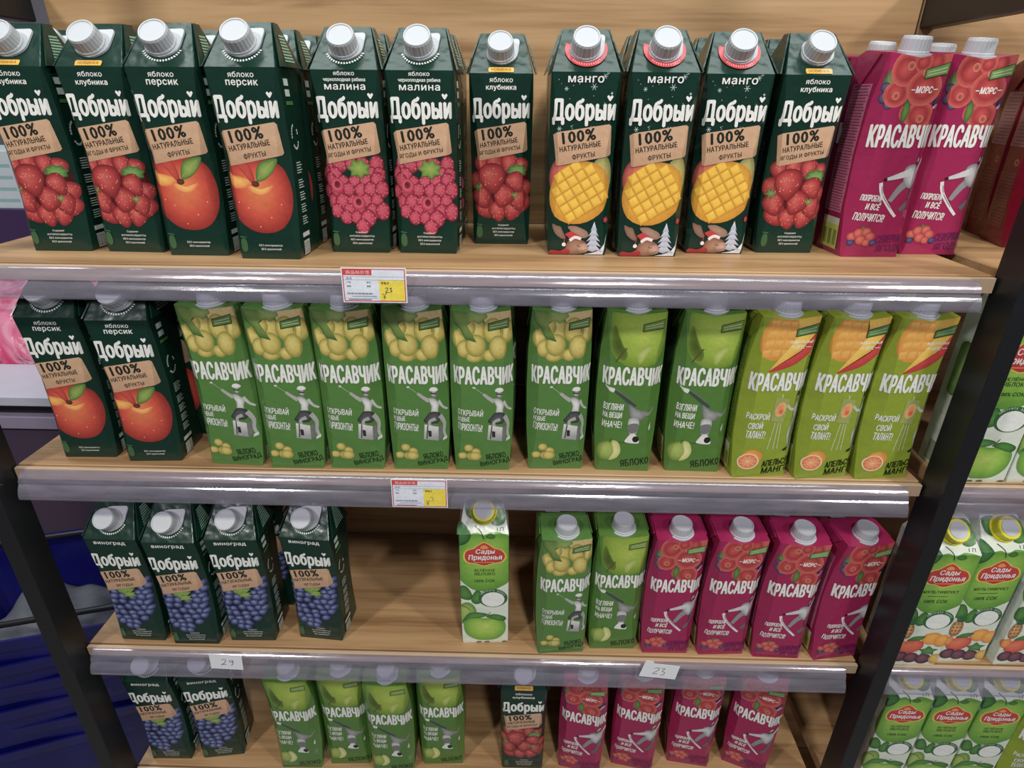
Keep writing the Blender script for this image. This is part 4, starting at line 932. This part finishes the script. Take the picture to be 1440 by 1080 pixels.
rowC = [(GR, -.470, .538, -1, 'dark green grape juice carton, leftmost on the third shelf'),
        (GR, -.4005, .534, 1, 'dark green grape juice carton, middle of the three close together on third shelf'),
        (GR, -.332, .541, 1.5, 'dark green grape juice carton, right of the three close together on third shelf'),
        (GR, -.248, .546, -5, 'dark green grape juice carton standing apart on third shelf, right side print showing'),
        ('s:green_apple', -.040, .547, 3, 'white and green apple carton with red badge and yellow cap, alone on third shelf'),
        (KG, .054, .534, 4, 'green grape juice carton on the third shelf beside the lone white apple carton'),
        (KA, .1185, .542, 1.5, 'green apple juice carton on the third shelf next to the crimson cartons'),
        (KB, .183, .537, 1, 'crimson berry drink carton above the handwritten note, leftmost of four on third shelf'),
        (KB, .252, .537, 3, 'crimson berry drink carton, second from left of the four on third shelf'),
        (KB, .3185, .534, -1, 'crimson berry drink carton, third from left of the four on third shelf'),
        (KB, .3915, .536, 9, 'crimson berry drink carton turned right beside the post on third shelf')]
for i, (k, x, y, yaw, lab) in enumerate(rowC):
    carton(k, x * S12, y * S12, ZC, yaw, lab, 'juice cartons in the front row of the third shelf')
for i, w in ((0, 'leftmost'), (1, 'second'), (2, 'third')):
    k, x, y, yaw, lab = rowC[i]
    carton(k, x * S12 + .003, y * S12 + .072, ZC, 0, 'dark green grape juice carton behind the %s one on the third shelf' % w, 'juice cartons standing behind on the third shelf')
rowD = [(GR, -.590, .650, 1, 'dark green grape juice carton, left one of the pair on bottom shelf'),
        (GR, -.503, .657, 8, 'dark green grape juice carton, right one of the pair on bottom shelf'),
        (KA, -.362, .641, 1, 'green apple juice carton, first from the left of four on bottom shelf'),
        (KA, -.281, .650, 2, 'green apple juice carton, second from the left of four on bottom shelf'),
        (KA, -.205, .639, 1, 'green apple juice carton, third and foremost of four on bottom shelf'),
        (KA, -.123, .654, 2, 'green apple juice carton, rightmost of four on bottom shelf'),
        (ST, .012, .650, 0, 'dark green strawberry juice carton standing alone on the bottom shelf'),
        (KB, .107, .650, -11, 'crimson berry drink carton, leftmost of four on bottom shelf'),
        (KB, .197, .657, -11, 'crimson berry drink carton, second from left of four on bottom shelf'),
        (KB, .295, .665, -8, 'crimson berry drink carton, third from left of four on bottom shelf'),
        (KB, .388, .661, -22, 'crimson berry drink carton, rightmost of four on bottom shelf')]
for (k, x, y, yaw, lab) in rowD: carton(k, x, y, ZD, yaw, lab, 'juice cartons on the bottom shelf')
# neighbouring bay
carton('r:', .642, .774, ZA, -12, 'deep red carton with grey side text behind the post on the next top shelf', 'deep red cartons in the next bay')
carton('r:', .657, .843 - .0, ZA, -12, 'deep red carton behind another on the next top shelf, white cap highest', 'deep red cartons in the next bay').location.y = .892 - .0325 + .002
carton('s:green_apple', .570, .640, ZB, 1, 'white and green apple carton partly behind the post, second shelf of next bay', 'juice cartons in the next bay')
carton('s:green_apple', .642, .642, ZB, 1, 'white and green apple carton cut by right picture edge, second shelf of next bay', 'juice cartons in the next bay')
carton('s:multifruit', .577, .634, ZC, 1, 'white and green mixed fruit carton right beside the post, third shelf of next bay', 'juice cartons in the next bay')
carton('s:multifruit', .650, .642, ZC, 3, 'white and green mixed fruit carton, middle of three, third shelf of next bay', 'juice cartons in the next bay')
carton('s:multifruit', .731, .640, ZC, 4, 'white and green mixed fruit carton at right picture edge, third shelf of next bay', 'juice cartons in the next bay')
carton('s:green_apple', .607, .643, ZD, 0, 'white and green apple carton nearest the post, bottom shelf of next bay', 'juice cartons in the next bay')
carton('s:green_apple', .680, .643, ZD, 0, 'white and green apple carton, middle of three, bottom shelf of next bay', 'juice cartons in the next bay')
carton('s:green_apple', .753, .643, ZD, 0, 'white and green apple carton, third from the post, bottom shelf of next bay', 'juice cartons in the next bay')
carton(KO, .832, .640, ZD, 4, 'lime orange and mango carton in the lower right corner, bottom shelf of next bay', 'juice cartons in the next bay')

# ---------------------------------------------------------------- racks
def shelf_board(parent, x0, x1, z, rail=True):
    b = MB(); b.box(x0, x1, BOARD_F + .004, BACK - .002, z - .018, z, 0.0008); o = b.build('shelf_board', WOOD, parent)
    e = MB(); e.box(x0, x1, BOARD_F - .004, BOARD_F + .0015, z - .018, z - .0012, 0.0006); e.build('edge_strip', EDGE, o)
    if rail:
        k = .90 if z > ZA - .01 else 1.0
        prof = [(.6315, -.0026), (.6293, -.0028)]; py, pz = prof[-1]
        for q in range(11):
            th = math.radians(62 - 4.4 * q); py -= .00142 * math.sin(th); pz -= .00142 * math.cos(th); prof.append((py, pz))
        py += .0008; pz -= .0010; prof.append((py, pz))
        for q in range(9):
            th = math.radians(48 - 5.5 * q); py -= .0020 * math.sin(th); pz -= .0020 * math.cos(th); prof.append((py, pz))
        prof += [(py + .0008, pz - .0014), (py + .0036, pz - .0022)]
        f = .0380 / -prof[-1][1]; prof = [(y, zz * f) for y, zz in prof]
        prof = [(y, zz * k) for y, zz in prof]
        n = len(prof); inner = []
        for i, (y, zz) in enumerate(prof):
            p, q = prof[max(0, i - 1)], prof[min(n - 1, i + 1)]; d = math.hypot(q[0] - p[0], q[1] - p[1]); inner.append((y - (q[1] - p[1]) / d * .0011, zz + (q[0] - p[0]) / d * .0011))
        r = MB(); r.extrude_x([(y, z + zz) for y, zz in prof + inner[::-1]], x0 + .010, x1 - .020)
        ro = r.build('price_rail', RAIL, o)
        for pl in ro.data.polygons:
            if len(pl.vertices) > 4: pl.use_smooth = False
    return o
def post(parent, x0, x1):
    b = MB(); b.box(x0, x1, .600, .640, 0, 2.05, .0018); b.build('front_post', BLACK, parent)
    b = MB(); b.box(x0, x1, .600, BACK - .001, CAM_H + .089, CAM_H + .155, .0018); b.build('side_arm', BLACK, parent)
def back_panel(parent, x0, x1, zs):
    for z0, z1 in zs:
        b = MB(); b.box(x0, x1, BACK, BACK + .012, z0, z1, .0008); b.build('back_panel', WOOD, parent)
rack = thing('shelving_rack', 'wooden shelving rack with black posts and clear price rails, holding juice cartons', 'shelf', (-.07, .75, 0))
rack.location = (0, 0, 0)
Zs = [ZA, ZB, ZC, ZD, ZD - .30]
for z in Zs: shelf_board(rack, XL, XR, z)
post(rack, -.668, XL - .0015); post(rack, XR + .0025, .5235)
for z0, z1 in ((ZA - .0, 2.05), (ZB, ZA - .002), (ZC, ZB - .002), (ZD, ZC - .002), (ZD - .318, ZD - .002)):
    b = MB(); b.box(-.629, XR + .0, BACK, BACK + .012, z0, z1, .0008); b.build('back_panel', WOOD, rack)
b = MB(); b.box(XL, XR, .66, BACK, 0.0, ZD - .320, .001); b.build('plinth', BLACK, rack)
rack2 = thing('shelving_rack', 'next wooden shelving rack on the right, cut off by the picture edge', 'shelf', (0, 0, 0))
for z in Zs: shelf_board(rack2, .5255, 1.62, z)
for z0, z1 in ((ZA, 2.05), (ZB, ZA - .002), (ZC, ZB - .002), (ZD, ZC - .002), (ZD - .318, ZD - .002)):
    b = MB(); b.box(XR + .003, 1.62, BACK, BACK + .012, z0, z1, .0008); b.build('back_panel', WOOD, rack2)
b = MB(); b.box(.5255, 1.62, .66, BACK, 0.0, ZD - .320, .001); b.build('plinth', BLACK, rack2)
post(rack2, 1.6215, 1.6445)

# ---------------------------------------------------------------- price tags and notes on the rails
def price_tag(x0, x1, zc, h, label, price):
    w = (x1 - x0); t = thing('price_tag', label, 'price tag', ((x0 + x1) / 2, .6115, zc), 0)
    t.rotation_euler = (math.radians(-3), 0, math.radians(.3))
    b = MB(); b.box(-w / 2, w / 2, 0, .0006, -h / 2, h / 2); b.build('tag_card', PAPER, t)
    a = Art(); W2, H2 = w * 500, h * 500
    r = .8; a.poly('tag_border', [(-W2 + 1.2, -H2 + 1.2), (W2 - 1.2, -H2 + 1.2), (W2 - 1.2, H2 - 1.2), (-W2 + 1.2, H2 - 1.2)], (196, 44, 58))
    a.poly('tag_field', [(-W2 + 2.2, -H2 + 2.2), (W2 - 2.2, -H2 + 2.2), (W2 - 2.2, H2 - 2.2), (-W2 + 2.2, H2 - 2.2)], (222, 226, 238))
    a.poly('tag_header', [(-W2 + 1.3, H2 - 1.3), (-W2 + 1.3, H2 - 8), (-2, H2 - 8), (-2, H2 - 1.3)], (204, 48, 52))
    a.text('tag_lettering', '商品标价签', -W2 + 5, H2 - 6.8, H2 - 3, (240, 200, 196), u1=-4, bold=.02)
    for y, u0, u1 in ((H2 - 9.5, -W2 + 2.2, W2 - 2.2), (H2 - 13, -W2 + 2.2, W2 - 2.2), (-H2 + 4.6, -W2 + 2.2, 4)): a.line('tag_rules', [(u0, y), (u1, y)], .35, (130, 136, 160))
    a.poly('price_field', [(5, -H2 + 2.2), (W2 - 2.2, -H2 + 2.2), (W2 - 2.2, H2 - 13.2), (5, H2 - 13.2)], (236, 214, 58))
    a.text('tag_lettering', '品名', -W2 + 5, H2 - 12.4, H2 - 10, (70, 74, 90), u1=-W2 + 11, res=1)
    for (tx, x, y) in (('产地', -W2 + 5, 4), ('单位', -8, 4), ('规格', -W2 + 5, 0), ('等级', -8, 0)): a.text('tag_lettering', tx, x, H2 - 20.5 + y, H2 - 18.5 + y, (80, 84, 100), u1=x + 4.5, res=1)
    for k in range(22): a.line('tag_lettering', [(-W2 + 5 + k * 1.25, -H2 + 8.6), (-W2 + 5 + k * 1.25, -H2 + 10.6)], .7 if k % 3 else .4, (80, 84, 100))
    a.line('tag_lettering', [(-W2 + 10, -H2 + 6.8), (2, -H2 + 6.8)], .8, (150, 154, 172)); a.line('tag_lettering', [(-W2 + 6, -H2 + 3.4), (-4, -H2 + 3.4)], .8, (120, 110, 130))
    a.text('tag_lettering', '零售价', 7, H2 - 17.4, H2 - 14.6, (96, 84, 40), u1=16, res=1)
    ink = (60, 70, 80)
    a.line('handwriting', [(8, -H2 + 10), (10, -H2 + 7.5), (12.5, -H2 + 11)], .6, ink); a.line('handwriting', [(10, -H2 + 7.5), (10, -H2 + 4)], .6, ink); a.line('handwriting', [(8.6, -H2 + 6), (11.6, -H2 + 6.2)], .5, ink)
    if price == '23':
        a.line('handwriting', spline([(11.5, -H2 + 15), (13.2, -H2 + 16.4), (14, -H2 + 14.6), (11.6, -H2 + 11), (15, -H2 + 11.4)], 4, False), .6, ink)
        a.line('handwriting', spline([(16, -H2 + 15.6), (18, -H2 + 16), (16.8, -H2 + 14), (18.4, -H2 + 12.8), (16, -H2 + 11.4)], 4, False), .6, ink)
    else:
        a.line('handwriting', spline([(13, -H2 + 14), (15.4, -H2 + 16), (17, -H2 + 12), (14, -H2 + 9.6)], 4, False), .5, (130, 124, 60))
    q = QuadSurf((0, -.0001, 0), (.001, 0, 0), (0, 0, .001)); emit(a, q, t)
    return t
price_tag(-.190, -.122, ZA - .0125, .0370, 'red bordered price tag with yellow field reading 23, on the top shelf rail', '23')
price_tag(-.158, -.089, ZB - .0135, .0400, 'red bordered price tag with faint handwriting on the second shelf rail', '?')
def note(xc, zc, w, h, tilt, label, strokes, pts=None):
    t = thing('paper_note', label, 'note', (xc, .6128, zc)); t.rotation_euler = (math.radians(-3), math.radians(tilt), 0)
    P = pts or [(-w / 2, -h / 2), (w / 2, -h / 2 - .001), (w / 2 + .0006, h / 2), (-w / 2, h / 2 + .001)]
    b = MB(); n = len(P); V = [(x, 0, z) for x, z in P] + [(x, .0005, z) for x, z in P]
    b.add(V, [tuple(range(n)), tuple(range(2 * n - 1, n - 1, -1))] + [((i + 1) % n, i, i + n, (i + 1) % n + n) for i in range(n)]); b.build('note_paper', PAPER, t)
    a = Art()
    for s in strokes: a.line('handwriting', spline(s, 5, False), .75, (44, 44, 50))
    emit(a, QuadSurf((0, -.0001, 0), (.001, 0, 0), (0, 0, .001)), t)
note(-.424, CAM_H - .7435, .047, .0265, 1, 'white paper note handwritten 29 on the left of the third shelf rail', [[(-6, 4), (-2, 6), (0, 3), (-4, -3), (-8, -5), (0, -4)], [(10, 2), (6, 4), (6, 0), (10, 1), (10, 4), (10, -2), (7, -6)]])
note(.2055, CAM_H - .7410, .055, .030, 6, 'white paper note handwritten 23, tilted, with torn corner, on third shelf rail', [[(-8, 5), (-3, 7), (-1, 4), (-6, -2), (-9, -5), (-2, -5)], [(2, 6), (7, 6), (4, 1), (8, -1), (6, -6), (2, -6)]],
     [(-.0275, -.0125), (.0255, -.0125), (.0275, .0130), (-.0100, .0135), (-.0115, .0175), (-.0225, .0175), (-.0235, .0135)])

# ---------------------------------------------------------------- left of the rack: counter with goods, baskets
CW = mat('white_counter_laminate', (206, 206, 220), .35, var=.03)
CD = mat('dark_counter_gap', (34, 26, 38), .6); CP = mat('plum_counter_panel', (78, 62, 84), .5, var=.05); CG = mat('grey_counter_band', (156, 144, 168), .45, var=.04)
cz = CAM_H - .616
ctr = thing('sales_counter', 'white topped sales counter with plum front panel, left behind the rack', 'counter')
b = MB(); b.box(-2.6, -.72, 1.20, 2.3, cz - .026, cz, .003); b.build('counter_top', CW, ctr)
b = MB(); b.box(-2.6, -.73, 1.225, 2.28, cz - .055, cz - .0265, .001); b.build('shadow_gap', CD, ctr)
b = MB(); b.box(-2.6, -.72, 1.205, 2.29, cz - .088, cz - .0555, .002); b.build('counter_band', CG, ctr)
b = MB(); b.box(-2.58, -.73, 1.215, 2.27, 0, cz - .0885, .002); b.build('front_panel', CP, ctr)
# wrapped pink pack
def lump(name, cx, cy, z0, sx, sy, sz, material, parent=None, nx=26, ny=20, amp=.012, seed=1):
    rnd = random.Random(seed); V = []; F = []
    ph = [(rnd.uniform(5, 26), rnd.uniform(5, 26), rnd.uniform(0, 6)) for _ in range(6)]
    for j in range(ny + 1):
        for i in range(nx + 1):
            u, v = i / nx * 2 - 1, j / ny * 2 - 1
            h = max(0, (1 - abs(u) ** 6) * (1 - abs(v) ** 6)) ** .5
            x, y = cx + u * sx, cy + v * sy; w = sum(math.sin(a * x * 3 + b_ * y * 3 + c) for a, b_, c in ph) / 6
            V.append((x, y, z0 + .002 + h * (sz + amp * 2 * w)))
    n = len(V); V += [(x, y, z0) for x, y, z in V]
    for j in range(ny):
        for i in range(nx):
            a = j * (nx + 1) + i; F.append((a, a + 1, a + nx + 2, a + nx + 1)); F.append((n + a, n + a + nx + 1, n + a + nx + 2, n + a + 1))
    def wall(L):
        for a, c in zip(L[:-1], L[1:]): F.append((a, a + n, c + n, c))
    wall([i for i in range(nx + 1)][::-1]); wall([ny * (nx + 1) + i for i in range(nx + 1)]); wall([j * (nx + 1) for j in range(ny + 1)]); wall([j * (nx + 1) + nx for j in range(ny + 1)][::-1])
    return new_obj(name, mesh(name, V, F, True), parent, material)
pk = lump('wrapped_pack', -1.33, 1.62, cz, .42, .24, .13, film_mat('pink_shrink_wrap', (214, 70, 116)))
pk['label'] = 'pink pack in shiny clear wrap lying on the white counter'; pk['category'] = 'pack'
bx = thing('carton_box', 'dark purple box with pink lettering standing on the counter behind the wrapped pack', 'box', (-1.75, 2.02, cz))
b = MB(); b.box(-.36, .22, -.13, .13, 0, .30, .002); b.build('box_body', mat('purple_card', (62, 42, 84), .5), bx)
a = Art(); a.text('lettering', 'ea', 60, 130, 190, (196, 120, 170), u1=190, bold=.03); emit(a, QuadSurf((0, -.1301, 0), (.001, 0, 0), (0, 0, .001)), bx)
wb = thing('carton_box', 'white box with teal stripes stacked on the dark purple box', 'box', (-1.78, 2.02, cz + .30))
b = MB(); b.box(-.33, .22, -.12, .12, 0.0, .17, .002); b.build('box_body', mat('white_box_card', (206, 222, 224), .5), wb)
a = Art()
for k in range(4): a.poly('stripe', [(-320, 20 + k * 34), (215, 20 + k * 34), (215, 30 + k * 34), (-320, 30 + k * 34)], (150, 196, 196))
emit(a, QuadSurf((0, -.1201, 0), (.001, 0, 0), (0, 0, .001)), wb)
# blue shopping baskets
BLUE = mat('blue_basket_plastic', (16, 17, 100), .32, var=.08); BH = mat('black_handle_plastic', (20, 20, 24), .4); BG = mat('grey_liner', (96, 98, 108), .6, var=.1)
def rrect(sx, sy, r, n=6):
    P = []
    for cx, cy, a0 in ((sx - r, sy - r, 0), (-sx + r, sy - r, 90), (-sx + r, -sy + r, 180), (sx - r, -sy + r, 270)):
        for i in range(n + 1):
            t = math.radians(a0 + 90 * i / n); P.append((cx + r * math.cos(t), cy + r * math.sin(t)))
    return P
def basket(x, y, z, rz, label, h=.21, handle=True):
    t = thing('shopping_basket', label, 'basket', (x, y, z), rz, 'stacked blue shopping baskets')
    prof = [(0, .84, 1), (.004, .845, 0), (h * .45, .90, 0), (h * .46, .915, 0), (h * .62, .93, 0), (h * .63, .945, 0), (h - .03, .965, 0), (h - .028, 1.0, 0), (h, 1.02, 0), (h, .99, 0), (h - .02, .95, 0), (.010, .83, 0)]
    V = []; F = []
    for zz, k, _ in prof:
        V += [(px * k, py * k, zz) for px, py in rrect(.235, .165, .07)]
    n = 28
    for r in range(len(prof) - 1):
        for i in range(n):
            j = (i + 1) % n; F.append((r * n + i, r * n + j, (r + 1) * n + j, (r + 1) * n + i))
    F.append(tuple(range(n - 1, -1, -1))); F.append(tuple((len(prof) - 1) * n + i for i in range(n)))
    new_obj('tub', mesh('tub', V, F), t, BLUE)
    if handle:
        for sy in (-1, 1):
            hb = MB(); pts = [(-.20, sy * .150, h + .002), (-.17, sy * .135, h + .012), (.17, sy * .135, h + .012), (.20, sy * .150, h + .002)]
            for p, q in zip(pts[:-1], pts[1:]):
                d = Vector(q) - Vector(p); M = Matrix.Translation(p) @ d.to_track_quat('Z', 'Y').to_matrix().to_4x4()
                hb.lathe([(.006, 0), (.006, d.length)], 8, M)
            hb.build('handle', BH, t)
    return t
for k in range(6):
    basket(-1.00 + .004 * k, .98 - .003 * k, .005 + .062 * k, math.radians(18 + (-1) ** k * 2), 'blue shopping basket left of the rack, %s' % ['at the bottom of its stack', 'second from the bottom of its stack', 'third from the bottom of its stack', 'third from the top of its stack', 'second from the top of its stack', 'topmost of its stack with black handles'][k], handle=(k == 5))
lp = lump('folded_sheet', -1.03, .985, .345, .12, .085, .09, BG, seed=4, amp=.02, nx=14, ny=12)
lp['label'] = 'crumpled grey plastic sheet lying in the topmost blue basket'; lp['category'] = 'sheet'

# ---------------------------------------------------------------- room
def struct(name, mb, material):
    o = mb.build(name, material); o['kind'] = 'structure'; return o
b = MB(); b.box(-4, 4, -3, 4, -.05, 0); struct('floor', b, mat('grey_floor_tile', (120, 116, 116), .3, var=.08, scale=6))
b = MB(); b.box(-4, 4, 4.0, 4.1, 0, 3.2); struct('wall_back', b, mat('store_wall', (150, 148, 156), .8, var=.04))
